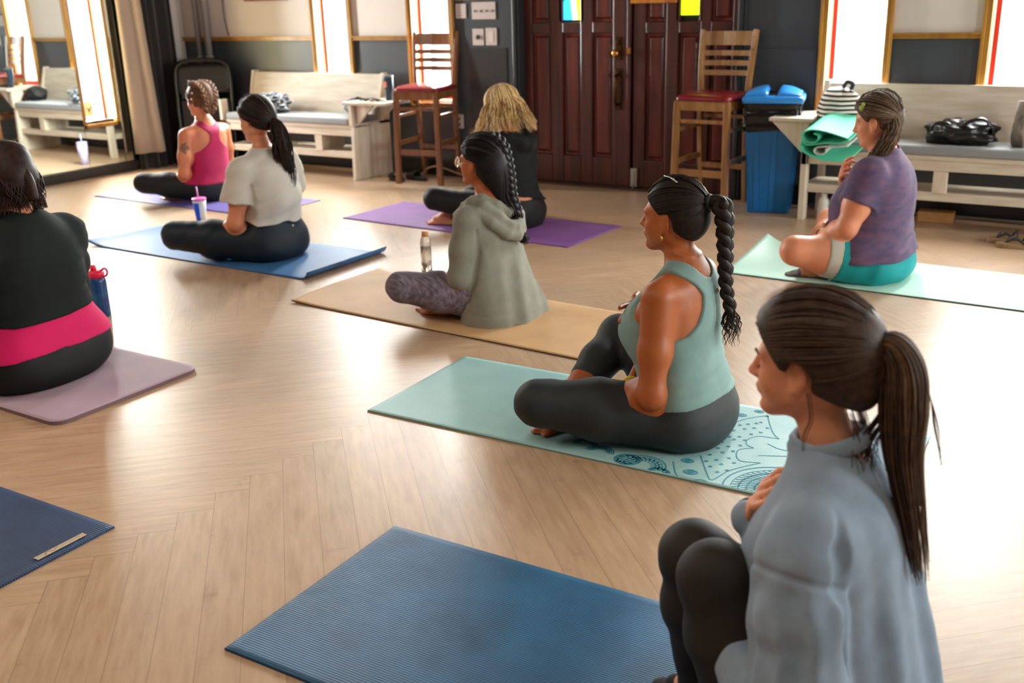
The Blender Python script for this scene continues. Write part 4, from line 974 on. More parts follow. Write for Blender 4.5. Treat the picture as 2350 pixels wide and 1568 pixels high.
# ================================================================ body modelling: blended volumes -> one continuous skin
class Vol:
    def __init__(s, lo, hi, h):
        s.lo = np.array(lo, 'f'); s.h = h; n = np.ceil((np.array(hi)-s.lo)/h).astype(int)+1; s.n = n
        s.ax = [s.lo[i]+h*np.arange(n[i], dtype='f') for i in range(3)]
        s.D = np.full(n, .2, 'f')
    def blk(s, lo, hi, pad):
        sl = []
        for i in range(3):
            a = int(max(0, math.floor((lo[i]-pad-s.lo[i])/s.h))); b = int(min(s.n[i], math.ceil((hi[i]+pad-s.lo[i])/s.h)+1))
            if b <= a: return None
            sl.append(slice(a, b))
        return tuple(sl)
    def grid(s, sl):
        return s.ax[0][sl[0]][:, None, None], s.ax[1][sl[1]][None, :, None], s.ax[2][sl[2]][None, None, :]
    def comb(s, lo, hi, fn, k=.02, op='u'):
        sl = s.blk(lo, hi, k+3*s.h)
        if sl is None: return s
        d = fn(*s.grid(sl)).astype('f'); A = s.D[sl]
        if op == 'u':
            r = np.minimum(A, d)
            if k > 0: hh = np.maximum(k-np.abs(A-d), 0)/k; r = r-hh*hh*k*.25
        else:
            d = -d; r = np.maximum(A, d)
            if k > 0: hh = np.maximum(k-np.abs(A-d), 0)/k; r = r+hh*hh*k*.25
        s.D[sl] = r; return s
    def cap(s, a, b, ra, rb=None, k=.02, op='u', flat=False):
        rb = ra if rb is None else rb; a = np.array(a, 'f'); b = np.array(b, 'f'); ab = b-a; L2 = float(ab@ab)+1e-12
        r = max(ra, rb)
        def fn(x, y, z):
            px, py, pz = x-a[0], y-a[1], z-a[2]; t = np.clip((px*ab[0]+py*ab[1]+pz*ab[2])/L2, 0, 1)
            q = np.sqrt((px-t*ab[0])**2+(py-t*ab[1])**2+(pz-t*ab[2])**2)-(ra+(rb-ra)*t)
            if flat: q = np.maximum(q, ((px-ab[0])*ab[0]+(py-ab[1])*ab[1]+(pz-ab[2])*ab[2])/math.sqrt(L2))
            return q
        return s.comb(np.minimum(a, b)-r, np.maximum(a, b)+r, fn, k, op)
    def chain(s, pts, rs, k=.02, op='u'):
        for i in range(len(pts)-1): s.cap(pts[i], pts[i+1], rs[i], rs[i+1], k, op)
        return s
    def ell(s, c, r, k=.02, op='u', R=None):
        c = np.array(c, 'f'); r = np.array(r, 'f') if hasattr(r, '__len__') else np.array([r]*3, 'f'); m = float(r.max())
        R_ = np.eye(3) if R is None else np.array(R)
        def fn(x, y, z):
            px, py, pz = x-c[0], y-c[1], z-c[2]
            q = [px*R_[0, i]+py*R_[1, i]+pz*R_[2, i] for i in range(3)]
            k0 = np.sqrt(sum((q[i]/r[i])**2 for i in range(3))); k1 = np.sqrt(sum((q[i]/r[i]**2)**2 for i in range(3)))+1e-9
            return k0*(k0-1)/k1
        return s.comb(c-m, c+m, fn, k, op)
    def half(s, p, n, k=0.0):
        "keep the side opposite to n"
        p = np.array(p, 'f'); n = np.array(n, 'f'); n = n/np.linalg.norm(n); x, y, z = s.grid((slice(None),)*3)
        d = (x-p[0])*n[0]+(y-p[1])*n[1]+(z-p[2])*n[2]; A = s.D; r = np.maximum(A, d)
        if k > 0: hh = np.maximum(k-np.abs(A-d), 0)/k; r = r+hh*hh*k*.25
        s.D = r.astype('f'); return s
    def field(s, fn, k=0.0):
        "intersect with an arbitrary field"
        x, y, z = s.grid((slice(None),)*3); d = fn(x, y, z); r = np.maximum(s.D, d)
        if k > 0: hh = np.maximum(k-np.abs(s.D-d), 0)/k; r = r+hh*hh*k*.25
        s.D = np.broadcast_to(r, s.D.shape).astype('f').copy(); return s
    def off(s, fn):
        x, y, z = s.grid((slice(None),)*3); s.D = (s.D+fn(x, y, z)).astype('f'); return s
    def loft(s, st, off=0., k=.03, zcut=None, tilt=0):
        """stations (u, centre f, half width, front depth, back depth[, centre l])"""
        st = np.array([list(q)+[0.]*(6-len(q)) for q in st], float); u = st[:, 0]
        def itp(z, c):
            y = st[:, c]; m = np.gradient(y, u); i = np.clip(np.searchsorted(u, z)-1, 0, len(u)-2); h = u[i+1]-u[i]; t = np.clip((z-u[i])/h, 0, 1)
            return (2*t**3-3*t**2+1)*y[i]+(t**3-2*t**2+t)*h*m[i]+(-2*t**3+3*t**2)*y[i+1]+(t**3-t**2)*h*m[i+1]
        m_ = st[:, 2:5].max()+off
        lo = (st[:, 1].min()-m_, -m_-abs(st[:, 5]).max(), u[0]); hi = (st[:, 1].max()+m_, m_+abs(st[:, 5]).max(), u[-1])
        def fn(x, y, z):
            zz = z.ravel(); P = [itp(zz, c)[None, None, :] for c in range(1, 6)]
            df = x-P[0]; dl = y-P[4]; rf = np.where(df > 0, P[2], P[3])+off; rl = P[1]+off
            p = 2.3; k0 = (np.abs(df/rf)**p+np.abs(dl/rl)**p)**(1/p)+1e-9
            g = np.sqrt((df/rf**2)**2+(dl/rl**2)**2)+1e-9; k2 = np.sqrt((df/rf)**2+(dl/rl)**2)+1e-9
            d = (k0-1)*np.maximum(k2/g, 1e-3)
            e = np.maximum(u[0]-z, z-u[-1])
            return np.maximum(d, e)+0*d
        return s.comb(lo, hi, fn, k)
    def mesh(s, smooth=2):
        D = s.D; S = D < 0
        a = S[:-1, :-1, :-1].astype('i1')
        cnt = np.zeros(a.shape, 'i1')
        for dx in (0, 1):
            for dy in (0, 1):
                for dz in (0, 1): cnt += S[dx:dx+a.shape[0], dy:dy+a.shape[1], dz:dz+a.shape[2]]
        act = (cnt > 0) & (cnt < 8); I, J, K = np.nonzero(act); N = len(I)
        idx = np.full(a.shape, -1, 'i4'); idx[I, J, K] = np.arange(N)
        C = {}
        for dx in (0, 1):
            for dy in (0, 1):
                for dz in (0, 1): C[(dx, dy, dz)] = D[I+dx, J+dy, K+dz]
        acc = np.zeros((N, 3)); c = np.zeros(N)
        for A in C:
            for ax in range(3):
                if A[ax] == 0:
                    B = list(A); B[ax] = 1; B = tuple(B); va, vb = C[A], C[B]; m = (va < 0) != (vb < 0)
                    t = np.where(m, va/(va-vb+1e-12), 0); p = np.array(A, float)[None, :].repeat(N, 0); p[:, ax] += t
                    acc[m] += p[m]; c[m] += 1
        V = (np.stack([I, J, K], 1)+acc/c[:, None])*s.h+s.lo
        F = []
        n = D.shape
        for ax in range(3):
            sa = [slice(1, n[i]-1) for i in range(3)]; sa[ax] = slice(0, n[ax]-1); sb = list(sa); sb[ax] = slice(1, n[ax])
            A = S[tuple(sa)]; B = S[tuple(sb)]; m = A != B; P = np.nonzero(m); Q = [P[i]+(1 if i != ax else 0) for i in range(3)]
            u_, v_ = (ax+1) % 3, (ax+2) % 3
            def at(du, dv):
                R = [q.copy() for q in Q]; R[u_] -= du; R[v_] -= dv; return idx[R[0], R[1], R[2]]
            q4 = np.stack([at(1, 1), at(0, 1), at(0, 0), at(1, 0)], 1); fl = A[m]
            q4 = np.where(fl[:, None], q4, q4[:, ::-1]); F.append(q4)
        F = np.concatenate(F); F = F[(F >= 0).all(1)]
        E = np.concatenate([F[:, [0, 1]], F[:, [1, 2]], F[:, [2, 3]], F[:, [3, 0]]])
        deg = np.bincount(E[:, 0], minlength=N)+np.bincount(E[:, 1], minlength=N)
        def lap(V):
            s_ = np.zeros_like(V)
            for c_ in range(3):
                s_[:, c_] = np.bincount(E[:, 0], V[E[:, 1], c_], N)+np.bincount(E[:, 1], V[E[:, 0], c_], N)
            return s_/np.maximum(deg, 1)[:, None]-V
        for _ in range(smooth):
            V = V+.5*lap(V); V = V-.52*lap(V)
        return V, F
    def obj(s, name, m, parent=None, smooth=2, edit=None, **tg):
        V, F = s.mesh(smooth)
        if edit is not None: V = edit(V)
        me = bpy.data.meshes.new(name); me.vertices.add(len(V)); me.vertices.foreach_set('co', V.astype('f').ravel())
        me.loops.add(4*len(F)); me.loops.foreach_set('vertex_index', F.astype('i4').ravel())
        me.polygons.add(len(F)); me.polygons.foreach_set('loop_start', np.arange(0, 4*len(F), 4, dtype='i4'))
        me.update(calc_edges=True); me.polygons.foreach_set('use_smooth', np.ones(len(F), bool)); me.materials.append(m); me.validate()
        o = bpy.data.objects.new(name, me); COL.objects.link(o)
        if parent: o.parent = parent
        return tag(o, **tg)

def folds(amp, kx, ky, kz, ph=0., warp=.8, wk=6., gate=None):
    "soft cloth folds: warped ridges"
    def fn(x, y, z):
        w1 = np.sin(wk*y+1.3*ph+wk*.7*z)+np.sin(wk*1.3*x-.6*wk*z+ph)
        v = np.sin(kx*x+ky*y+kz*z+ph+warp*w1)*.65+.35*np.sin(1.9*(kx*x+ky*y+kz*z)+2*ph+1.6*warp*w1)
        return amp*v*(gate(x, y, z) if gate else 1)
    return fn
def rotm(pitch=0, yaw=0, roll=0):
    return np.array(Matrix.Rotation(yaw, 3, 'Z') @ Matrix.Rotation(pitch, 3, 'Y') @ Matrix.Rotation(roll, 3, 'X'))

def head_vol(V, c, R, sc=1., ears=True, nose=1.):
    """head in its own frame: x forward, y left, z up; c = centre of the head; pitch>0 looks down"""
    c = np.array(c, float)
    def W(x, y, z): return c+sc*(R @ np.array((x, y, z), float))
    def E(p, r, k=.01, op='u', R2=None):
        V.ell(W(*p), [q*sc for q in r], k*sc, op, R if R2 is None else R @ R2)
    def Cc(a, b, ra, rb, k=.01, op='u'): V.cap(W(*a), W(*b), ra*sc, rb*sc, k*sc, op)
    E((-.016, 0, .033), (.092, .074, .088), .02)
    E((.030, 0, -.018), (.054, .054, .080), .03)
    E((-.03, 0, -.02), (.055, .056, .05), .03)
    for s_ in (-1, 1):
        Cc((.0, s_*.048, -.045), (.060, s_*.016, -.086), .019, .016, .03)
        E((.048, s_*.033, -.028), (.026, .022, .026), .03)
        E((.070, s_*.028, .022), (.012, .022, .008), .02)
    E((.074, 0, -.089), (.014, .018, .014), .02)
    for s_ in (-1, 1): E((.092, s_*.030, .004), (.018, .017, .012), .014, 's')
    for s_ in (-1, 1): E((.066, s_*.030, .002), (.0135, .0165, .0115), .004); Cc((.080, s_*.040, -.004), (.080, s_*.020, -.005), .0018, .0018, .002)
    Cc((.082, 0, .018), (.100*nose, 0, -.022), .0075, .010, .012)
    E((.103*nose, 0, -.025), (.0105, .0105, .0095), .008)
    for s_ in (-1, 1): E((.092*nose, s_*.012, -.029), (.009, .007, .0065), .006)
    E((.080, 0, -.055), (.012, .022, .018), .015)
    E((.0905, 0, -.050), (.0075, .020, .0050), .004); E((.0885, 0, -.0605), (.0080, .017, .0058), .004)
    E((.098, 0, -.0552), (.010, .020, .0014), .003, 's')
    E((.088, 0, -.073), (.008, .016, .005), .010, 's')
    if ears:
        for s_ in (-1, 1):
            R2 = rotm(-.18, s_*-.35, 0)
            E((-.006, s_*.075, -.006), (.019, .0065, .031), .006, 'u', R2)
            E((-.002, s_*.083, -.002), (.0095, .006, .017), .004, 's', R2)
            E((.000, s_*.073, -.032), (.009, .006, .009), .006)
    return W

def hand_vol(V, w, d, n, side=1, curl=(.35, .4, .45, .5), spread=.16, s=1., thumb=.7, k=.006):
    """w wrist, d finger direction, n palm normal (towards what is held); side: +1 thumb on cross(d, n)"""
    w = np.array(w, float); d = np.array(d, float); d /= np.linalg.norm(d); n = np.array(n, float); n -= d*(n@d); n /= np.linalg.norm(n); t = np.cross(d, n)*side
    P = lambda a, b, c: w+s*(d*a+t*b+n*c)
    V.cap(P(-.01, 0, 0), P(.03, .004, 0), .021*s, .020*s, .015)
    for j, b in enumerate((.027, .010, -.008, -.024)):
        V.cap(P(.012, b*.6, 0), P(.078-.004*abs(j-1), b, .0), .0125*s, .0105*s, .010)
    L = ((.042, .026, .020), (.046, .029, .021), (.042, .027, .020), (.034, .020, .017)); tips = []
    for j, b in enumerate((.028, .010, -.009, -.027)):
        a = P(.080-.005*abs(j-1), b, .0); ang = 0.; sp = spread*(1.2-j*.75)
        for q, ln in enumerate(L[j]):
            ang += curl[j]*(1., 1.1, .8)[q]
            dir_ = (d*math.cos(sp)+t*math.sin(sp))*math.cos(ang)+n*math.sin(ang)
            e = a+dir_*ln*s; V.cap(a, e, (.0092, .0084, .0076)[q]*s, (.0084, .0076, .0068)[q]*s, k*.6); a = e
        tips.append(a)
    a = P(.012, .022, .004); b_ = P(.045, .050, .012); c_ = P(.072, .058, .022); e = P(.092, .058, .034)
    V.cap(a, b_, .0135*s, .0110*s, .010); V.cap(b_, c_, .0105*s, .0092*s, .004); V.cap(c_, e, .0092*s, .0075*s, .004)
    return tips
def foot_vol(V, ankle, d, up, s=1., side=1, toes=True):
    """ankle joint, d toe direction, up = top of foot"""
    a = np.array(ankle, float); d = np.array(d, float); d /= np.linalg.norm(d); up = np.array(up, float); up -= d*(up@d); up /= np.linalg.norm(up); t = np.cross(up, d)*side
    P = lambda x, y, z: a+s*(d*x+t*y+up*z)
    V.ell(P(-.035, 0, -.035), .031*s, .02); V.cap(P(-.02, 0, -.01), P(.06, .004, -.022), .034*s, .028*s, .03)
    V.cap(P(-.03, 0, -.04), P(.10, .02, -.046), .026*s, .020*s, .02); V.cap(P(-.02, -.012, -.04), P(.085, -.026, -.05), .024*s, .016*s, .02)
    if toes:
        for j, (x, y, r, l) in enumerate(((.115, .030, .0125, .035), (.118, .012, .009, .026), (.112, -.003, .0085, .022), (.104, -.017, .008, .018), (.094, -.030, .008, .014))):
            V.cap(P(x-.02, y, -.047), P(x+l, y*1.05, -.052), r*s*1.05, r*s, .006)
    else: V.ell(P(.115, 0, -.048), (.04*s, .04*s, .018*s), .02)

def skin_mat(name, col, deep):
    m = mat(name, col, .48, var=.18, vscale=7, vcol=deep, sss=.12, bump=.04, bscale=500); m.node_tree.nodes['Principled BSDF'].inputs['Subsurface Radius'].default_value = (.02, .006, .003); return m
def hair_mat(name, col, c2, rough=.5): return mat(name, col, min(.62, rough+.08), var=.6, vscale=60, vcol=c2, bump=.2, bscale=260, spec=.22)
def cloth_mat(name, col, var=.1, vcol=None, vscale=10, rough=.85, sheen=.0, bump=.12, bscale=500, stretch=(1, 1, 1)):
    return mat(name, col, rough, var=var, vcol=vcol, vscale=vscale, sheen=0 if sheen < .2 else sheen*.4, spec=.3, bump=bump, bscale=bscale, stretch=stretch)

class Strands:
    def __init__(s, mats): s.b = MB(); s.mats = mats
    def add(s, pts, r, n=5, tipk=.35, mi=None):
        N = len(pts); rs = [r*(1-(1-tipk)*max(0, (i/(N-1)-.55)/.45)) for i in range(N)] if N > 1 else r
        s.b.cur = rng.randint(len(s.mats)) if mi is None else mi; s.b.tube(pts, rs, n, cap=False)
    def build(s, name, parent, **tg): return s.b.build(name, s.mats, parent, smooth=True, **tg)

def scalp_arc(W, R, sc, s0, tie, rad, n=9, lift=0., wav=0.):
    """curve over the skull ellipsoid (head frame) from direction s0 to tie"""
    c0 = np.array((-.016, 0, .033)); a = np.array(s0, float)-c0; b = np.array(tie, float)-c0
    la, lb = np.linalg.norm(a), np.linalg.norm(b); a /= la; b /= lb; om = math.acos(max(-1, min(1, a@b)))+1e-6; out = []
    for i in range(n):
        t = i/(n-1); d = (math.sin((1-t)*om)*a+math.sin(t*om)*b)/math.sin(om)
        if wav: d = d+wav*math.sin(t*9+la*200)*np.cross(a, b); d /= np.linalg.norm(d)
        q = 1/math.sqrt((d[0]/rad[0])**2+(d[1]/rad[1])**2+(d[2]/rad[2])**2); p = c0+d*(q+lift*math.sin(PI*t)); out.append(W(*p))
    return out

def braid(b, path, r, turns, flat=.75, amp=1., mats_n=1, taper=.55):
    """three plaited strands along a path"""
    P = catmull(path, 16); P = [np.array(p) for p in P]; N = len(P); L = [0]
    for i in range(1, N): L.append(L[-1]+np.linalg.norm(P[i]-P[i-1]))
    ref = np.array((0, 1., .0)) if not hasattr(braid, 'ref') else braid.ref
    for k in range(3):
        pts = []; rs = []
        for i in range(N):
            t = P[min(i+1, N-1)]-P[max(i-1, 0)]; t = t/np.linalg.norm(t); x = ref-t*(ref@t); x /= np.linalg.norm(x); y = np.cross(t, x)
            s_ = L[i]/L[-1]; ph = 2*PI*(turns*s_)+2*PI*k/3; tp = 1-(1-taper)*s_
            rr = r*tp; pts.append(P[i]+x*(rr*1.05*amp*math.sin(ph))+y*(rr*.55*math.sin(2*ph))); rs.append(rr*.80)
        b.cur = k % mats_n; b.tube(pts, rs, 8, flat=1)
    return P[-1]
# ================================================================ people
UP = np.array((0, 0, 1.)); FW = np.array((1., 0, 0)); LF = np.array((0, 1., 0))
M_SKIN_TAN = skin_mat('tan_skin', 'b4622f', 'a05222'); M_SKIN_LIGHT = skin_mat('light_skin', 'd9936f', 'cd7d5a'); M_SKIN_PINK = skin_mat('rosy_skin', 'd48a63', 'c4714c')
def lerp(a, b, t): return np.array(a, float)*(1-t)+np.array(b, float)*t
class Person:
    def __init__(s, base, rz, h, **c):
        s.base = base; s.rz = rz; s.h = h; s.c = dict(
            hipL=(.03, .10, .095), hipR=(.03, -.10, .095), kneeL=(.38, .30, .13), kneeR=(.38, -.30, .13), ankL=(.25, -.06, .05), ankR=(.28, .09, .05),
            rthigh=(.105, .085, .062), rcalf=(.058, .060, .034),
            shL=(.03, .165, .485), shR=(.03, -.165, .485), elL=(.04, .22, .22), elR=(.08, -.24, .24), wrL=(.20, .08, .16), wrR=(.20, -.10, .36),
            rarm=(.052, .047, .038), rfore=(.038, .024), neck=((.02, 0, .52), (.045, 0, .61)), rneck=(.052, .047), head=(.06, 0, .68), hp=0., hy=0., hr=0., hs=.96, skin=M_SKIN_LIGHT)
        s.c.update(c); s.R = rotm(s.c['hp'], s.c['hy'], s.c['hr'])
    def torso(s, V, off=0., k=.03): V.loft(s.c['st'], off, k)
    def arm(s, V, sd, off=0., up=True, fore=True, k=.03, fo=None):
        c = s.c; sh, el, wr = (np.array(c[q+sd], float) for q in ('sh', 'el', 'wr')); r = c['rarm']; f = c['rfore']; fo = off if fo is None else fo
        if up: V.chain([sh, lerp(sh, el, .55), el], [r[0]+off, r[1]+off, r[2]+off], k)
        if fore: V.chain([el, lerp(el, wr, .35), wr], [f[0]+fo, f[0]*.98+fo, f[1]+fo], k)
    def leg(s, V, sd, off=0., k=.035, calf=True, thigh=True, cut=1.0):
        c = s.c; hp, kn, an = (np.array(c[q+sd], float) for q in ('hip', 'knee', 'ank')); r = c['rthigh']; f = c['rcalf']
        if thigh: V.chain([hp, lerp(hp, kn, .55), kn], [r[0]+off, r[1]+off, r[2]+off], k)
        if calf:
            m1 = lerp(kn, an, .35); e = lerp(kn, an, cut)
            V.chain([kn, m1, e], [r[2]*.93+off, f[1]+off, (f[1]*(1-(cut-.35)/.65)+f[2]*(cut-.35)/.65 if cut < 1 else f[2])+off], k)
    def body(s, label, extra=None, ears=True, feet=True, lo=(-.30, -.46, -.03), hi=(.72, .46, .95)):
        V = Vol(lo, hi, s.h); c = s.c
        s.torso(V); V.cap(c['neck'][0], c['neck'][1], c['rneck'][0], c['rneck'][1], .04)
        # trapezius slope towards the shoulders
        for sd in 'LR':
            sh = np.array(c['sh'+sd], float); V.cap(lerp(c['neck'][0], c['neck'][1], .1), lerp(c['neck'][0], sh, .75)+UP*.012, .036, .036, .04)
            s.arm(V, sd); s.leg(V, sd)
            if feet: foot_vol(V, c['ank'+sd], c.get('foot'+sd, (.35, -.9 if sd == 'L' else .9, -.05)), c.get('fup'+sd, (.6, .3 if sd == 'L' else -.3, .6)), .92, 1 if sd == 'L' else -1)
            if 'hand'+sd in c: hand_vol(V, c['wr'+sd], **c['hand'+sd])
        s.W = head_vol(V, c['head'], s.R, c['hs'], ears)
        if extra: extra(V)
        V.half((0, 0, .0), (0, 0, -1), .006)
        o = V.obj('person', c['skin'], None, 3, label=label, cat='person')
        o.location = (s.base[0], s.base[1], .007); o.rotation_euler = (0, 0, PI+s.rz); s.o = o; return o
    def HW(s, p): return s.W(*p)
    def legs_vol(s, off=.005, top=.26, calfcut=1.0, h=None, lo=(-.30, -.50, -.03), hi=(.62, .50, .62), calves=True, cuts=None):
        V = Vol(lo, (hi[0], hi[1], hi[2]), h or s.h); s.torso(V, off)
        V.half((0, 0, top), (0.0, 0, 1), .004)
        for sd in 'LR': s.leg(V, sd, off, .03, calves, True, (cuts or {}).get(sd, calfcut))
        return V
    def shirt_vol(s, off=.008, hem=.12, h=None, sleeves='none', slen=.5, hips=True, slo=.012, lo=(-.32, -.48, 0.), hi=(.50, .48, .70)):
        c = s.c; V = Vol((lo[0], lo[1], max(lo[2], hem-.06)), hi, h or s.h); s.torso(V, off)
        for sd in 'LR':
            sh, el, wr = (np.array(c[q+sd], float) for q in ('sh', 'el', 'wr')); r = c['rarm']
            hp, kn = (np.array(c[q+sd], float) for q in ('hip', 'knee')); rt = c['rthigh']
            if hips: V.cap(hp, lerp(hp, kn, .12), rt[0]+off+.004, rt[0]*.98+off+.004, .03)
            if sleeves != 'none': V.cap(lerp(c['neck'][0], sh, .25), sh, .045+off, r[0]+off, .04)
            if sleeves == 'short':
                e = lerp(sh, el, slen); V.cap(sh, e, r[0]+slo, r[1]+slo*1.8, .03, flat=True)
            elif sleeves == 'long':
                V.chain([sh, lerp(sh, el, .5), el], [r[0]+slo, r[1]+slo*1.2, r[2]+slo*1.3], .03); e = lerp(el, wr, .93); V.chain([el, lerp(el, wr, .5), e], [c['rfore'][0]+slo*1.3, c['rfore'][0]+slo*1.2, c['rfore'][1]+slo*.7], .03)
        return V
def along(a, b, t): return lerp(a, b, t), (np.array(b, float)-np.array(a, float))/np.linalg.norm(np.array(b, float)-np.array(a, float))

def hair_cap(P, m, thick=.012, rad=(.092, .074, .088), bulk=None, h=.004, ear=True, line=None, name='hair', extra=None):
    c = np.array(P.c['head'], float); sc = P.c['hs']; V = Vol(c-.19, c+.19, h); W = P.W; R = P.R
    r = [(q+thick)*sc for q in rad]
    V.ell(W(-.016, 0, .033), r, .01, 'u', R)
    V.ell(W(-.045, 0, -.005), [(.062+thick)*sc, (.060+thick)*sc, (.068+thick*.5)*sc], .03, 'u', R)
    if bulk: bulk(V, W, sc)
    l1 = line or ((.078, .082), (.020, -.006), (-.10, -.088))
    for a, b in ((l1[0], l1[1]), (l1[1], l1[2])):
        t = np.array((b[0]-a[0], 0, b[1]-a[1])); n = np.array((-t[2], 0, t[0])); n = -n/np.linalg.norm(n)
        if n[2] > 0 : n = -n
        # hair is kept on the upper/back side
        n = R @ n
        V.half(W(a[0], 0, a[1]), n, .012)
    for s_ in (-1, 1) if ear else (): V.ell(W(-.004, s_*.082, -.012), [.026*sc, .034*sc, .036*sc], .012, 's', R)
    if extra: extra(V, W, sc)
    return V.obj(name, m, P.o, 2)

def combed(P, mats, tie, rad, n=160, r=.0022, lo=.0, wav=.0, line=((.078, .084), (.022, .024), (-.095, -.080)), name='combed_strands', lift=.003):
    S = Strands(mats)
    for i in range(n):
        t = (i+.5)/n*2-1                       # -1 nape left ... over forehead ... +1
        sd = 1 if i % 2 else -1; q = rng.rand()
        if q < .55: a = lerp((line[0][0], 0, line[0][1]), (line[1][0], 0, line[1][1]), q/.55)
        else: a = lerp((-.038, 0, min(line[1][1], .0)), (line[2][0], 0, line[2][1]), (q-.55)/.45)
        # put the start on the scalp at that profile height
        x, z = a[0], a[2]; dx = (x+.016)/rad[0]; dz = (z-.033)/rad[2]; y2 = max(0., 1-dx*dx-dz*dz); y = rad[1]*math.sqrt(y2)*(1 if y2 > 0 else 0)
        if q < .12: y *= rng.rand()
        S.add(scalp_arc(P.W, P.R, P.c['hs'], (x, sd*y, z), tie, [e*(1+rng.uniform(-.008, .014)) for e in rad], 9, lift*rng.rand(), wav*rng.uniform(-1, 1)), r*rng.uniform(.8, 1.3)*P.c['hs'], 5, 1.)
    return S.build(name, P.o)
def tail(P, mats, path, r0, n=110, r=.0022, prof=None, flat=.8, spread=.25, name='ponytail', core=True, wavy=0., tipk=.25, lenv=.25, nseg=6):
    """bundle of strands along a path (local coordinates); prof(t) scales the bundle radius"""
    S = Strands(mats); C = catmull(path, nseg); N = len(C); C = [np.array(c) for c in C]
    prof = prof or (lambda t: .45+.75*math.sin(min(t*1.6, 1)*PI*.5)-.55*max(0, t-.6)/.4)
    fr = []
    for i in range(N):
        t = C[min(i+1, N-1)]-C[max(i-1, 0)]; t /= np.linalg.norm(t); x = LF-t*(LF@t); x /= np.linalg.norm(x); fr.append((x, np.cross(t, x)))
    if core: S.b.cur = 0; S.b.tube(C[:int(N*.8)], [max(.002, r0*.8*prof(i/(N-1))) for i in range(int(N*.8))], 10, flat=flat)
    for k in range(n):
        a = rng.rand()*2*PI; q = math.sqrt(rng.rand())*1.02; M = int(N*(1-lenv*rng.rand())); pts = []; ph = rng.rand()*6; da = rng.uniform(-1, 1)*spread
        for i in range(M):
            t = i/(N-1); rr = r0*prof(t)*q; aa = a+da*t; w_ = wavy*math.sin(t*14+ph)*min(1, t*3)
            pts.append(C[i]+fr[i][0]*(rr*math.cos(aa)+w_)+fr[i][1]*(rr*math.sin(aa)*flat+w_*.6))
        S.add(pts, r*rng.uniform(.7, 1.3), 5, tipk)
    return S.build(name, P.o)
def fly(P, m, starts, name='loose_strands'):
    S = Strands([m])
    for pts, r in starts: S.add(catmull(pts, 6), r, 4, .3)
    return S.build(name, P.o)
def ring_mesh(name, m, parent, c, n, R0, r, flat=1., seg=24):
    n = np.array(n, float); n /= np.linalg.norm(n); x = np.cross(n, (0.3, .2, 1)); x /= np.linalg.norm(x); y = np.cross(n, x)
    b = MB(); P = [np.array(c)+R0*(x*math.cos(a)+y*math.sin(a)*flat) for a in np.linspace(0, 2*PI, seg)]; b.tube(P, r, 8, cap=False); return b.build(name, m, parent, smooth=True)
def racer_mask(w_back, w_front, umap):
    us = [q[0] for q in umap]; wb = [q[1] for q in umap]; wf = [q[2] for q in umap]
    def fn(x, y, z):
        zz = z.ravel(); a = np.interp(zz, us, wb)[None, None, :]; b = np.interp(zz, us, wf)[None, None, :]
        return np.abs(y)-np.where(x < w_back, a, b)
    return fn

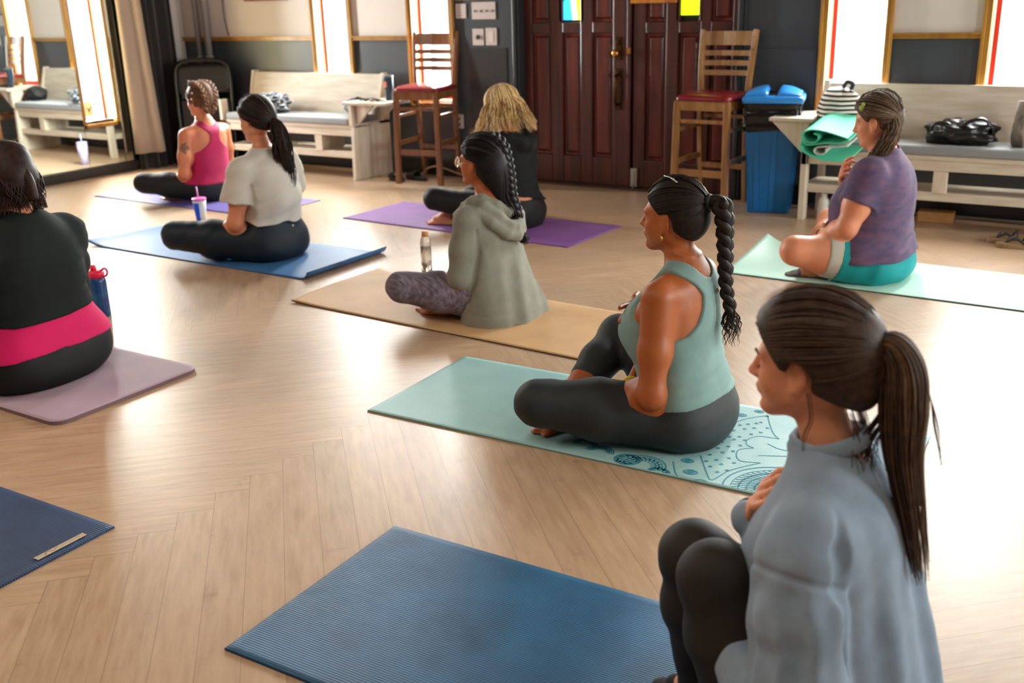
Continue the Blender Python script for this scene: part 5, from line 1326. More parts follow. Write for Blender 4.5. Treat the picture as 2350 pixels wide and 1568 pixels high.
# ---------------------------------------------------------------- woman in the grey green tank, centre right
def teal_woman():
    P = Person((-1.136, 2.77), 0, .005, skin=M_SKIN_TAN,
        st=[(-.02, .0, .12, .09, .09), (.03, .0, .195, .135, .115), (.09, .0, .205, .135, .112), (.16, .01, .180, .130, .095), (.24, .025, .158, .150, .085), (.32, .04, .158, .190, .088), (.39, .045, .158, .165, .092), (.45, .045, .155, .115, .088), (.50, .04, .130, .078, .075), (.54, .035, .075, .055, .055), (.575, .04, .045, .04, .04)],
        hipL=(.03, .100, .085), hipR=(.03, -.100, .085), kneeL=(.385, .30, .135), kneeR=(.39, -.26, .19), ankL=(.27, -.02, .05), ankR=(.40, .15, .040), footR=(.30, .95, 0), fupR=(.2, 0, 1), footL=(.2, -.9, 0),
        rthigh=(.100, .090, .066), rcalf=(.06, .060, .036), shL=(.055, .160, .475), shR=(.055, -.160, .475), elL=(.045, .215, .195), elR=(.10, -.235, .25), wrL=(.185, .075, .145), wrR=(.215, -.075, .385),
        rarm=(.052, .045, .037), rfore=(.038, .025), neck=((.035, 0, .50), (.065, 0, .60)), rneck=(.050, .045), head=(.085, 0, .682), hs=.95, hp=.02,
        handL=dict(d=(.25, -.95, .05), n=(-.9, 0, 0), side=-1, curl=(.2, .2, .22, .25)), handR=dict(d=(.10, .93, -.25), n=(-1, .1, 0), side=1, curl=(.12, .15, .2, .28), spread=.35))
    o = P.body('woman in grey green tank top and charcoal leggings sitting cross-legged on the printed teal mat')
    lg = cloth_mat('charcoal_leggings', '2c3133', .12, rough=.6, sheen=.1); W = P.W
    V = P.legs_vol(.0035, .20, cuts={'L': .95, 'R': .55})
    a, d = along(P.c['kneeR'], P.c['ankR'], .5)
    V.off(folds(.0012, 50, 20, 60, 1., .6, 7)); V.half((0, 0, -.001), (0, 0, -1), .004)
    L = V.obj('leggings', lg, o)
    b = MB(); b.ball((-.092, -.035, .130), (.002, .006, .008), 12); b.build('logo', mat('reflective_print', 'b9b8b0', .4), L)
    # tank
    tk = cloth_mat('grey_green_tank_fabric', '83a09c', .1, vcol='728f8c', rough=.75, sheen=.25)
    V = P.shirt_vol(.0105, .10, hips=False, hi=(.32, .30, .60))
    umap = [(.10, .4, .4), (.33, .4, .4), (.345, .17, .4), (.36, .125, .17), (.39, .085, .14), (.43, .062, .115), (.47, .055, .105), (.50, .075, .10), (.53, .098, .095), (.6, .11, .09)]
    V.cap((.035, 0, .50), (.06, 0, .60), .03, .03, .02)
    # cloth over the upper back and straps follows shoulders slope
    for sd in (-1, 1): V.cap((.04, sd*.05, .525), (.055, sd*.105, .505), .040, .038, .03)
    V.field(racer_mask(.055, .055, umap), .006)
    V.cap((.02, 0, .535), (.10, 0, .72), .060, .075, .008, 's'); V.ell((.15, 0, .55), (.10, .075, .11), .01, 's')
    V.half((0, 0, .138), (-.06, 0, -1.), .003)
    V.off(folds(.0032, 10, 6, 95, .4, .9, 8, gate=lambda x, y, z: np.clip((.32-z)/.15, 0, 1)))
    T = V.obj('tank_top', tk, o)
    b = MB(); b.ball((-.052, -.030, .466), (.004, .0065, .008), 12); b.build('logo', mat('gold_print', 'd8b06a', .4), T)
    # hair
    hm = hair_mat('black_brown_hair', '17110f', '2a1d17'); hm2 = hair_mat('black_brown_hair_light', '2a1d16', '120c0a')
    hair_cap(P, hm, .009, line=((.079, .080), (.010, .004), (-.075, -.075)))
    tie = (-.112, 0, .055); combed(P, [hm, hm, hm2], tie, (.104, .086, .100), 320, .0016, lift=.001, line=((.080, .082), (.014, .026), (-.085, -.070)))
    w0 = W(*tie)
    ring_mesh('hair_tie', mat('black_elastic', '0c0c0d', .6), o, w0+np.array((-.008, 0, .0)), (1, 0, -.1), .018, .007)
    b = MB(); path = [w0+np.array((-.004, 0, .0)), w0+np.array((-.040, -.004, .004)), w0+np.array((-.052, -.010, -.045)), (-.076, -.020, .565), (-.078, -.030, .48), (-.088, -.036, .43), (-.090, -.038, .405)]
    path = [np.array(p) for p in path]; braid.ref = np.array((0, 1., 0)); b.tube(catmull(path[:3], 6), [.017]*13, 10)
    braid(b, path[1:], .0205, 3.0, taper=.62, mats_n=2); b.build('braid', [hm, hm2], o, smooth=True)
    e = path[-1]; tail(P, [hm2, hm, hair_mat('brown_hair_tip', '4a2f22', '2a1a12')], [e+np.array((0, 0, .012)), e+np.array((-.002, -.003, -.03)), e+np.array((-.008, -.004, -.07)), e+np.array((-.006, 0, -.115))], .026, 60, .0016, prof=lambda t: .45+1.0*min(1, t*2.5)-.4*t, wavy=.006, lenv=.5, name='braid_end', core=False)
    gold = mat('gold_jewellery', 'd9a74c', .2, metal=1)
    for s_ in (1, -1):
        er = W(-.000, s_*.083, -.050); ring_mesh('earring', gold, o, er, (1, .3, 0), .0105, .0018)
    b = MB(); b.tube(catmull([W(.02, .02, .131), W(-.01, .04, .130), W(-.035, .05, .118)], 5), .0028, 6); b.build('hair_clip', mat('silver_clip', 'cfd2d4', .2, metal=1), o)
    yel = mat('yellow_rubber', 'd8c419', .5); wr = np.array(P.c['wrL']); el = np.array(P.c['elL']); dd = (wr-el)/np.linalg.norm(wr-el)
    r = ring_mesh('watch_band', yel, o, wr-dd*.012, dd, .0315, .008)
    b = MB(); cc = wr-dd*.012+np.array((.012, .030, .012)); b.ball(cc, (.016, .009, .016), 12); b.build('watch_face', mat('dark_watch_glass', '22241a', .2), o)
    # grey towel by the shin
    return P
teal_woman()

# ---------------------------------------------------------------- woman in the grey blue sweatshirt, foreground right
def grey_woman():
    P = Person((-.304, 1.56), 0, .0045, skin=skin_mat('fair_rosy_skin', 'e29c76', 'd68560'),
        st=[(-.02, .0, .12, .10, .10), (.04, 0, .18, .13, .125), (.10, 0, .185, .13, .12), (.18, .01, .155, .12, .10), (.27, .03, .145, .12, .09), (.36, .05, .15, .135, .09), (.44, .065, .155, .12, .09), (.51, .075, .145, .085, .08), (.555, .08, .09, .055, .06), (.585, .085, .055, .045, .045)],
        hipL=(.03, .10, .10), hipR=(.03, -.10, .10), kneeL=(.235, .130, .385), kneeR=(.318, .02, .348), ankL=(.19, .115, .07), ankR=(.305, .0, .05), footL=(1, .15, -.1), footR=(1, -.2, -.15), fupL=(0, 0, 1), fupR=(0, 0, 1),
        rthigh=(.10, .078, .056), rcalf=(.056, .056, .036), shL=(.075, .150, .505), shR=(.075, -.150, .505), elL=(.03, .215, .245), elR=(.13, -.21, .30), wrL=(.235, .105, .292), wrR=(.222, -.005, .435),
        rarm=(.048, .044, .036), rfore=(.036, .024), neck=((.075, 0, .53), (.115, 0, .660)), rneck=(.044, .041), head=(.142, 0, .742), hs=.88, hp=.06, footscale=1,
        handL=dict(d=(.2, -.9, .05), n=(-.9, 0, 0), side=-1), handR=dict(d=(-.30, .38, .87), n=(-.9, -.1, -.3), side=1, curl=(.35, .4, .45, .5), spread=.10, s=.98))
    c = P.c
    o = P.body('woman in oversized grey blue sweatshirt sitting with raised knees in the right foreground', hi=(.66, .40, .93), lo=(-.2, -.36, -.02))
    W = P.W
    lg = cloth_mat('dark_grey_leggings', '2a2625', .15, rough=.65, sheen=.12)
    V = P.legs_vol(.004, .17, hi=(.62, .36, .52), lo=(-.2, -.34, -.03)); V.off(folds(.0012, 40, 10, 60, 2., .6, 7)); V.half((0, 0, -.001), (0, 0, -1), .004); V.obj('leggings', lg, o)
    sk = mat('black_sock_knit', '121212', .8)
    V = Vol((.15, -.15, -.02), (.62, .30, .17), .005)
    for sd in 'LR': foot_vol(V, c['ank'+sd], c['foot'+sd], c['fup'+sd], .97, 1 if sd == 'L' else -1, False); V.cap(np.array(c['ank'+sd])+(-.0, 0, .03), np.array(c['ank'+sd]), .042, .04, .02)
    V.half((0, 0, .0), (0, 0, -1), .004); V.obj('socks', sk, o)
    # sweatshirt: big boxy volume
    sw = cloth_mat('grey_blue_sweatshirt_fleece', '8fa1b5', .10, vcol='7c8ea1', vscale=14, rough=.95, sheen=.35, bump=.18, bscale=420)
    V = Vol((-.24, -.36, .015), (.36, .40, .66), .0045)
    st = [(.02, .045, .238, .175, .172), (.10, .050, .232, .172, .170), (.17, .052, .212, .170, .166), (.25, .055, .197, .168, .148), (.33, .06, .183, .170, .130), (.41, .065, .175, .158, .110), (.47, .07, .170, .135, .102), (.52, .075, .155, .105, .092), (.56, .082, .105, .080, .075), (.60, .095, .068, .066, .056), (.622, .102, .056, .060, .050)]
    V.loft(st, 0, .02)
    for sd, q in (('L', 1), ('R', -1)):
        sh = np.array(c['sh'+sd]); el = np.array(c['el'+sd])+(.012, q*.030, 0); wr = np.array(c['wr'+sd]); s2 = sh+(.008, q*.038, -.018)
        V.cap((.085, q*.07, .545), sh+(0, q*.01, .005), .050, .056, .05)
        V.chain([sh+(0, q*.01, .0), s2], [.060, .064], .04)
        V.chain([s2, lerp(s2, el, .35), lerp(s2, el, .75), el+(0, 0, -.02)], [.062, .072, .078, .070], .014)
        e2 = lerp(el, wr, .90); V.chain([el+(0, 0, -.015), lerp(el, wr, .5)+(0, 0, -.012), e2], [.068, .062, .044], .03)
        V.cap(e2, lerp(el, wr, 1.02), .038, .034, .006)
    def g_arm(x, y, z): return np.clip((np.abs(y)-.17)/.04, 0, 1)*np.clip((.50-z)/.1, 0, 1)
    def g_body(x, y, z): return np.clip((.16-np.abs(y))/.05, 0, 1)*np.clip((.52-z)/.15, 0, 1)
    V.off(folds(.0085, 58, 34, 5, .3, .45, 8, g_arm)); V.off(folds(.0085, 22, 40, 4, 1.7, .5, 6, g_body)); V.off(folds(.0015, 20, 30, 50, .2, .9, 14))
    # crease where the sleeve meets the back, and the folds fanning out of it
    V.chain([(.035, .150, .57), (.018, .190, .525), (.004, .200, .475), (-.010, .208, .42), (.0, .218, .34)], [.003, .015, .019, .015, .008], .012, 's')
    V.chain([(.005, .190, .472), (-.022, .160, .487), (-.045, .12, .50)], [.012, .015, .004], .010, 's')
    V.chain([(.0, .20, .445), (-.035, .172, .455)], [.008, .013], .010, 's')
    V.chain([(-.055, .150, .43), (-.045, .178, .37), (-.015, .20, .32), (.01, .21, .30)], [.005, .014, .017, .010], .012, 's')
    for a, b_, r_ in (((.11, .268, .46), (.085, .305, .30), .015), ((.145, .235, .47), (.125, .285, .28), .014), ((.060, .270, .47), (.045, .305, .33), .012), ((.165, .175, .49), (.19, .20, .33), .011)):
        V.chain([a, lerp(a, b_, .5)+(0, .004, 0), b_], [.002, r_, .004], .018, 's')
    sp, sn = np.array((.08, .25, .496)), np.array((.08, .42, -.90)); sn = sn/np.linalg.norm(sn)
    V.off(lambda x, y, z: .0045*np.exp(-(((x-sp[0])*sn[0]+(y-sp[1])*sn[1]+(z-sp[2])*sn[2])/.0055)**2)*np.clip((y-.165)/.02, 0, 1))
    V.off(lambda x, y, z: .004*np.sin(130*x+20*y)*np.exp(-(((x-sp[0])*sn[0]+(y-sp[1])*sn[1]+(z-sp[2])*sn[2]-.03)/.025)**2)*np.clip((y-.165)/.02, 0, 1))
    # gathered folds at the cuff
    wr = np.array(c['wrL']); el = np.array(c['elL'])
    for t in (.70, .84):
        p = lerp(el, wr, t); V.chain([p+(.0, .045, .035), p+(.01, .05, 0), p+(.0, .045, -.04)], [.003, .006, .003], .012, 's')
    # dropped shoulder seam
    seam = [(.15, .150, .515), (.115, .195, .492), (.07, .222, .468), (.02, .222, .450), (-.015, .195, .44)]
    V.cap((.085, 0, .56), W(-.03, 0, -.07), .052, .050, .004, 's')
    S = V.obj('sweatshirt', sw, o)
    # ribbed collar and cuffs
    rb = cloth_mat('grey_blue_ribbing', '8293a5', .1, rough=.95, sheen=.3, bump=.5, bscale=90, stretch=(1, 1, 1))
    n = np.array((.34, 0, 1.)); n /= np.linalg.norm(n)
    def ellring(name, cc, nn, ra, rbb, tr, m_, par, zs=1.6):
        x = np.cross(LF, nn); x /= np.linalg.norm(x); y = np.cross(nn, x); b = MB(); vs = []; N = 40; K = 8
        for i in range(N):
            a = 2*PI*i/N; d = x*math.cos(a)*ra+y*math.sin(a)*rbb; dn = d/np.linalg.norm(d)
            for k in range(K):
                t = 2*PI*k/K; vs.append(tuple(np.array(cc)+d+dn*math.cos(t)*tr+nn*math.sin(t)*tr*zs))
        b.add(vs, [(i*K+k, ((i+1) % N)*K+k, ((i+1) % N)*K+(k+1) % K, i*K+(k+1) % K) for i in range(N) for k in range(K)], True); return b.build(name, m_, par, smooth=True)
    ellring('collar', (.098, 0, .612), n, .062, .058, .0075, rb, o, 2.0)
    for sd in 'LR':
        el = np.array(c['el'+sd]); wr = np.array(c['wr'+sd]); d = (wr-el)/np.linalg.norm(wr-el)
        ellring('cuff', lerp(el, wr, .97), d, .033, .033, .006, rb, o, 2.6)
    ring_mesh('black_cuff', mat('black_undershirt_knit', '101012', .8), o, lerp(c['elR'], c['wrR'], 1.05), np.array(c['wrR'])-np.array(c['elR']), .030, .0045)
    hm = hair_mat('dark_brown_hair', '2f211a', '4b382d', .42); hm2 = hair_mat('mid_brown_hair', '57402f', '3a2a20', .42); hm3 = hair_mat('light_brown_streak', '7d604a', '57402f', .42)
    def bulk(V, W, sc):
        V.ell(W(-.030, 0, .045), (.098, .080, .078), .03); V.ell(W(-.075, 0, -.015), (.058, .058, .068), .03); V.ell(W(.036, 0, .070), (.050, .052, .040), .03)
    hair_cap(P, hm, .010, bulk=bulk, line=((.088, .080), (.022, -.010), (-.12, -.085)))
    tie = (-.126, 0, .045)
    S_ = combed(P, [hm, hm, hm2], tie, (.121, .0955, .107), 460, .0017, wav=.02, line=((.083, .084), (.024, .024), (-.105, -.075)), lift=.009)
    w0 = W(*tie); ring_mesh('hair_tie', mat('navy_scrunchie', '1d2233', .8), o, w0+np.array((-.006, 0, .004)), (1, 0, .1), .013, .0085)
    hL = [w0, w0+(-.020, 0, .004), w0+(-.038, -.002, -.028), w0+(-.044, -.004, -.09), w0+(-.052, -.006, -.18), w0+(-.076, -.008, -.29), w0+(-.100, -.01, -.405)]
    tail(P, [hm, hm2, hm2, hm3], hL, .033, 360, .0016, prof=lambda t: .42+1.0*min(1, t*2.4)-.95*max(0, t-.55)/.45, flat=.75, wavy=.0015, lenv=.34, nseg=7)
    # wisps falling inside the ponytail and onto the collar
    st_ = []
    for i in range(60):
        a = rng.rand(); p0 = w0+(-.03, rng.uniform(-.012, .012), -.015); st_.append(([p0, p0+(-.006+.02*a, .0, -.08), p0+(.020+.045*a, rng.uniform(-.015, .015), -.155-.03*a), p0+(.045*a+.01, rng.uniform(-.02, .02), -.235-.05*rng.rand())], .0008))
    for i in range(26):
        q = W(-.085+rng.uniform(-.01, .01), rng.uniform(-.03, .05), -.075); st_.append(([q, q+(-.012, .0, -.03), q+(-.015-.02*rng.rand(), rng.uniform(-.02, .02), -.075), q+(-.035*rng.rand()-.02, rng.uniform(-.02, .03), -.12)], .0007))
    for i in range(3):
        q = W(-.022+rng.uniform(-.008, .003), .080, -.03); st_.append(([q, q+(-.008, .002, -.04), q+(.002, -.004, -.075), q+(.010*rng.rand(), -.010, -.115)], .0007))
    for i in range(7):
        q = w0+(-.06, 0, -.02); st_.append(([q, q+(-.022, 0, -.05), q+(-.032-.008*rng.rand(), 0, -.10), q+(-.050, rng.uniform(-.01, .01), -.16)], .0009))
    fly(P, hm2, st_)
    # closed eye lashes and lips
    b = MB()
    for s_ in (1, -1): b.tube(catmull([W(.0795, s_*.042, -.003), W(.0825, s_*.032, -.007), W(.080, s_*.020, -.005)], 4), .0013, 5)
    b.build('eyelashes', mat('dark_lash', '241612', .6), o)
    b = MB()
    for s_ in (1, -1): b.tube(catmull([W(.074, s_*.048, .022), W(.0865, s_*.034, .027), W(.091, s_*.016, .022)], 4), [.0012]+[.0022]*7+[.0016], 5)
    b.build('eyebrows', mat('brown_brow_hair', '4a3022', .8), o)
grey_woman()

# ---------------------------------------------------------------- woman in the grey hoodie, centre
def hoodie_woman():
    P = Person((-2.40, 3.57), 0, .006, skin=M_SKIN_TAN,
        st=[(-.02, .0, .12, .09, .09), (.04, 0, .175, .125, .115), (.10, 0, .175, .125, .11), (.18, .01, .145, .11, .09), (.27, .015, .135, .12, .085), (.35, .02, .14, .125, .085), (.42, .02, .14, .095, .08), (.47, .015, .12, .07, .07), (.51, .01, .07, .05, .05), (.54, .015, .045, .04, .04)],
        hipL=(.02, .10, .095), hipR=(.02, -.10, .095), kneeL=(.285, .30, .155), kneeR=(.32, -.28, .15), ankL=(.20, -.04, .05), ankR=(.20, .13, .045), footR=(.95, .25, 0), fupR=(0, 0, 1),
        rthigh=(.095, .078, .058), rcalf=(.054, .055, .034), shL=(.035, .145, .435), shR=(.035, -.145, .435), elL=(.055, .185, .195), elR=(.10, -.20, .22), wrL=(.15, .06, .17), wrR=(.17, -.08, .33),
        neck=((.02, 0, .47), (.045, 0, .57)), rneck=(.046, .043), head=(.062, 0, .655), hs=.92, hp=-.02, handL=dict(d=(.3, -.9, .05), n=(-.9, 0, 0), side=-1), handR=dict(d=(.1, .9, .1), n=(-1, 0, 0), side=1))
    c = P.c; o = P.body('woman with glasses and long black braid in a grey hoodie on the tan cork mat'); W = P.W
    lg = cloth_mat('heather_purple_leggings', '4e4250', .5, vcol='857a86', vscale=14, rough=.8, sheen=.2, stretch=(1.2, 9, 3))
    V = P.legs_vol(.005, .22); V.off(folds(.0015, 70, 20, 30, 1., .5, 7)); V.half((0, 0, -.001), (0, 0, -1), .004); V.obj('leggings', lg, o)
    hd = cloth_mat('sage_grey_hoodie_fleece', '8d8c80', .12, vcol='7a796d', rough=.95, sheen=.3, bump=.15, bscale=400)
    V = Vol((-.30, -.32, -.01), (.24, .34, .60), .005)
    st = [(-.005, -.035, .225, .155, .165), (.05, -.028, .220, .148, .158), (.12, -.015, .205, .14, .142), (.20, .0, .185, .135, .122), (.28, .012, .170, .135, .108), (.36, .018, .165, .125, .100), (.42, .02, .155, .105, .095), (.465, .018, .125, .085, .085), (.50, .015, .085, .070, .070)]
    V.loft(st, 0, .02)
    for sd, q in (('L', 1), ('R', -1)):
        sh = np.array(c['sh'+sd]); el = np.array(c['el'+sd]); wr = np.array(c['wr'+sd])
        V.cap((.02, q*.06, .46), sh, .045, .055, .04); V.chain([sh, lerp(sh, el, .5), el], [.060, .062, .056], .014); V.chain([el, lerp(el, wr, .5), lerp(el, wr, .97)], [.056, .052, .040], .014)
    # hood lying on the back
    for q in (1, -1):
        V.chain([(.135, q*.09, .440), (.075, q*.122, .472), (.0, q*.130, .468), (-.060, q*.105, .425), (-.100, q*.05, .375), (-.112, 0, .358)], [.014, .019, .022, .026, .027, .027], .006)
        V.chain([(.105, q*.07, .480), (.050, q*.092, .500), (-.015, q*.095, .490), (-.070, q*.065, .440), (-.100, q*.03, .402), (-.106, 0, .395)], [.016, .022, .026, .026, .024, .024], .014)
        V.chain([(.07, q*.055, .505), (.01, q*.065, .515), (-.045, q*.045, .485), (-.075, 0, .455)], [.018, .022, .024, .024], .012)
        V.chain([(.08, q*.112, .455), (.0, q*.122, .445), (-.07, q*.082, .395), (-.118, 0, .330)], [.004, .008, .009, .008], .006, 's')
    V.off(folds(.0095, 20, 30, 4, .8, .45, 7, lambda x, y, z: np.clip((.36-z)/.15, 0, 1)*np.clip((.19-np.abs(y)), 0, .04)/.04))
    V.off(folds(.0028, 20, 20, 58, .3, .9, 9, lambda x, y, z: np.clip((np.abs(y)-.13)/.04, 0, 1)))
    V.chain([(-.02, .165, .40), (-.03, .17, .31), (-.02, .19, .20), (.0, .205, .10)], [.003, .008, .006, .003], .015, 's')
    V.cap((.03, 0, .50), W(-.03, 0, -.07), .047, .047, .004, 's')
    V.off(lambda x, y, z: -.003*np.clip((.045-z)/.004, 0, 1))
    S = V.obj('hoodie', hd, o)
    hm = hair_mat('black_hair', '0f0d0e', '1c1718', .42); hm2 = hair_mat('soft_black_hair', '201a1b', '0d0b0b', .42)
    def bulk(V, W, sc):
        V.ell(W(-.075, 0, -.03), (.068, .066, .085), .04); V.ell(W(-.105, -.01, -.11), (.045, .05, .07), .03)
    hair_cap(P, hm, .013, bulk=bulk, h=.004, line=((.079, .078), (.012, -.004), (-.13, -.36)))
    tie = (-.11, -.012, .02); combed(P, [hm, hm2, hm], tie, (.110, .092, .104), 220, .0018, lift=.004, line=((.079, .080), (.014, .024), (-.09, -.07)))
    tail(P, [hm, hm2, hm], [W(-.05, -.01, .06), W(-.10, -.01, .0), W(-.118, -.012, -.08), W(-.125, -.012, -.15), (-.085, -.015, .455), (-.085, -.02, .43)], .060, 260, .0022, prof=lambda t: 1.0-.62*t, flat=.8, name='loose_hair', lenv=.15)
    b = MB(); braid.ref = np.array((.0, 1., 0)); p0 = [W(-.045, -.03, .120), W(-.098, -.035, .085), W(-.125, -.035, .02), W(-.142, -.035, -.06), W(-.152, -.035, -.14), np.array((-.100, -.035, .445)), np.array((-.095, -.035, .405))]
    braid(b, p0, .019, 4.5, taper=.75, mats_n=2); b.build('braid', [hm, hm2], o, smooth=True)
    e = p0[-1]; ring_mesh('hair_tie', mat('pale_elastic', 'c9c4bd', .5), o, e, (0, 0, 1), .012, .004)
    tail(P, [hm, hm2], [e, e+(-.006, 0, -.03), e+(-.015, -.002, -.055), e+(-.034, -.01, -.075), e+(-.050, -.015, -.082)], .022, 80, .0016, prof=lambda t: .5+1.2*min(1, t*2)-.7*t, wavy=.003, name='braid_end')
    gold = mat('thin_gold_frame', 'c9a56a', .25, metal=1)
    for s_ in (1, -1): ring_mesh('spectacle_frame', gold, o, W(.104, s_*.032, -.002), (1, s_*.15, 0), .022, .0012)
    b = MB()
    for s_ in (1, -1): b.tube([W(.102, s_*.054, .004), W(.05, s_*.074, .006), W(-.005, s_*.078, .004)], .0012, 5)
    b.tube([W(.106, .010, .002), W(.106, -.010, .002)], .0012, 5); b.build('spectacle_temple', gold, o)
    b = MB()
    for s_ in (1, -1): b.tube([W(.1035, s_*.032, -.002), W(.1045, s_*.032, -.002)], .021, 20)
    b.build('lens', mat('lens_glass', 'ffffff', .02, trans=1, ior=1.1), o)
hoodie_woman()

# ---------------------------------------------------------------- blonde woman in black, in front of the doors
def blonde_woman():
    P = Person((-3.233, 5.16), .0, .006, skin=M_SKIN_LIGHT,
        st=[(-.02, .02, .12, .09, .09), (.04, .02, .165, .12, .105), (.10, .02, .165, .12, .10), (.18, .035, .135, .10, .080), (.27, .05, .13, .11, .08), (.36, .065, .138, .12, .085), (.43, .075, .14, .10, .085), (.49, .08, .12, .07, .07), (.53, .085, .07, .05, .05), (.56, .10, .045, .04, .04)],
        hipL=(.03, .09, .09), hipR=(.03, -.09, .09), kneeL=(.47, .28, .175), kneeR=(.45, -.26, .17), ankL=(.32, -.05, .05), ankR=(.48, .18, .045), footR=(.95, .3, 0), fupR=(0, -.1, 1),
        rthigh=(.092, .078, .062), rcalf=(.055, .055, .034), shL=(.085, .15, .455), shR=(.085, -.15, .455), elL=(.10, .20, .22), elR=(.12, -.20, .24), wrL=(.24, .06, .17), wrR=(.25, -.06, .32),
        neck=((.09, 0, .49), (.125, 0, .60)), rneck=(.045, .042), head=(.155, 0, .700), hs=.95, hp=.30, hy=-.15, handL=dict(d=(.3, -.9, .05), n=(-.9, 0, 0), side=-1), handR=dict(d=(.1, .9, .1), n=(-1, 0, 0), side=1))
    c = P.c; o = P.body('blonde woman in black cropped hoodie and leggings on the purple mat, face turned away', hi=(.78, .46, .95)); W = P.W
    lg = cloth_mat('black_leggings', '17181b', .15, rough=.6, sheen=.1)
    V = P.legs_vol(.005, .165, hi=(.70, .48, .4), cuts={'R': .85}); V.off(folds(.0015, 50, 20, 40, 1., .5, 7)); V.half((0, 0, -.001), (0, 0, -1), .004); V.obj('leggings', lg, o)
    hd = cloth_mat('black_hoodie_fleece', '1b1d20', .2, rough=.95, sheen=.15)
    V = P.shirt_vol(.014, .15, sleeves='long', slo=.016, hi=(.42, .34, .62), lo=(-.2, -.34, 0))
    V.chain([(.14, .07, .52), (.05, .10, .53), (-.01, .05, .50), (-.02, 0, .49), (-.01, -.05, .50), (.05, -.10, .53), (.14, -.07, .52)], [.03, .035, .038, .036, .038, .035, .03], .03)
    V.half((0, 0, .172), (.05, .22, -1), .004)
    V.off(folds(.003, 20, 30, 40, .3, .9, 9)); V.cap((.10, 0, .53), W(-.03, 0, -.07), .046, .046, .004, 's'); V.obj('hoodie', hd, o)
    b1 = hair_mat('honey_blonde_hair', 'd9b074', 'b58c54', .5); b2 = hair_mat('pale_blonde_hair', 'fbe3b4', 'e6c690', .5); b3 = hair_mat('dark_blonde_hair', 'a9844f', '86663c', .5)
    hair_cap(P, b1, .014, line=((.090, .060), (.050, -.03), (-.10, -.10)))
    S = Strands([b1, b2, b2, b3]); top = np.array((.010, -.01, .128)); cc = np.array((-.016, 0, .033)); R3 = P.R
    for i in range(520):
        a = rng.uniform(-.86, .86)*PI+PI       # azimuth around the head, mostly back and sides
        ln = rng.uniform(.8, 1.15); pts = []
        ph = rng.rand()*6; dirx, diry = math.cos(a), math.sin(a); spread = rng.uniform(1.0, 1.12)
        front = max(0, dirx)
        for k in range(13):
            t = k/12
            if t < .42:
                q = t/.42; el = (1-q)*PI/2; x = .106*math.cos(el)*dirx*spread; y = .092*math.cos(el)*diry*spread; z = .104*math.sin(el)*1.0
                p = W(-.016+x, y, .033+z)
            else:
                q = (t-.42)/.58; drop = q*.165*ln; base_ = W(-.016+.106*dirx*spread, .092*diry*spread, .033); p = base_+np.array((0, 0, -drop))
                out = .010*math.sin(q*7+ph)+.022*q; p = p+out*(R3 @ np.array((dirx, diry, 0)))
                back = max(0, -dirx); p = p+np.array((-.105*q*back, .012*math.sin(q*6+ph*2), -.02*q*back))
                if diry > .3: p = p+np.array((.03*q, .02*q, 0))
            pts.append(p)
        S.add(catmull(pts, 2), .0026*rng.uniform(.7, 1.3), 4, .25)
    for i in range(14):                         # flicked out ends to the left
        q = W(.06, .085, -.06)+np.array((rng.uniform(-.02, .02), 0, rng.uniform(-.03, .03))); S.add(catmull([q, q+(.02, .015, -.04), q+(.055, .03, -.065), q+(.085+.03*rng.rand(), .04, -.05-.02*rng.rand())], 5), .0015, 4, .2)
    S.build('long_hair', o)
blonde_woman()

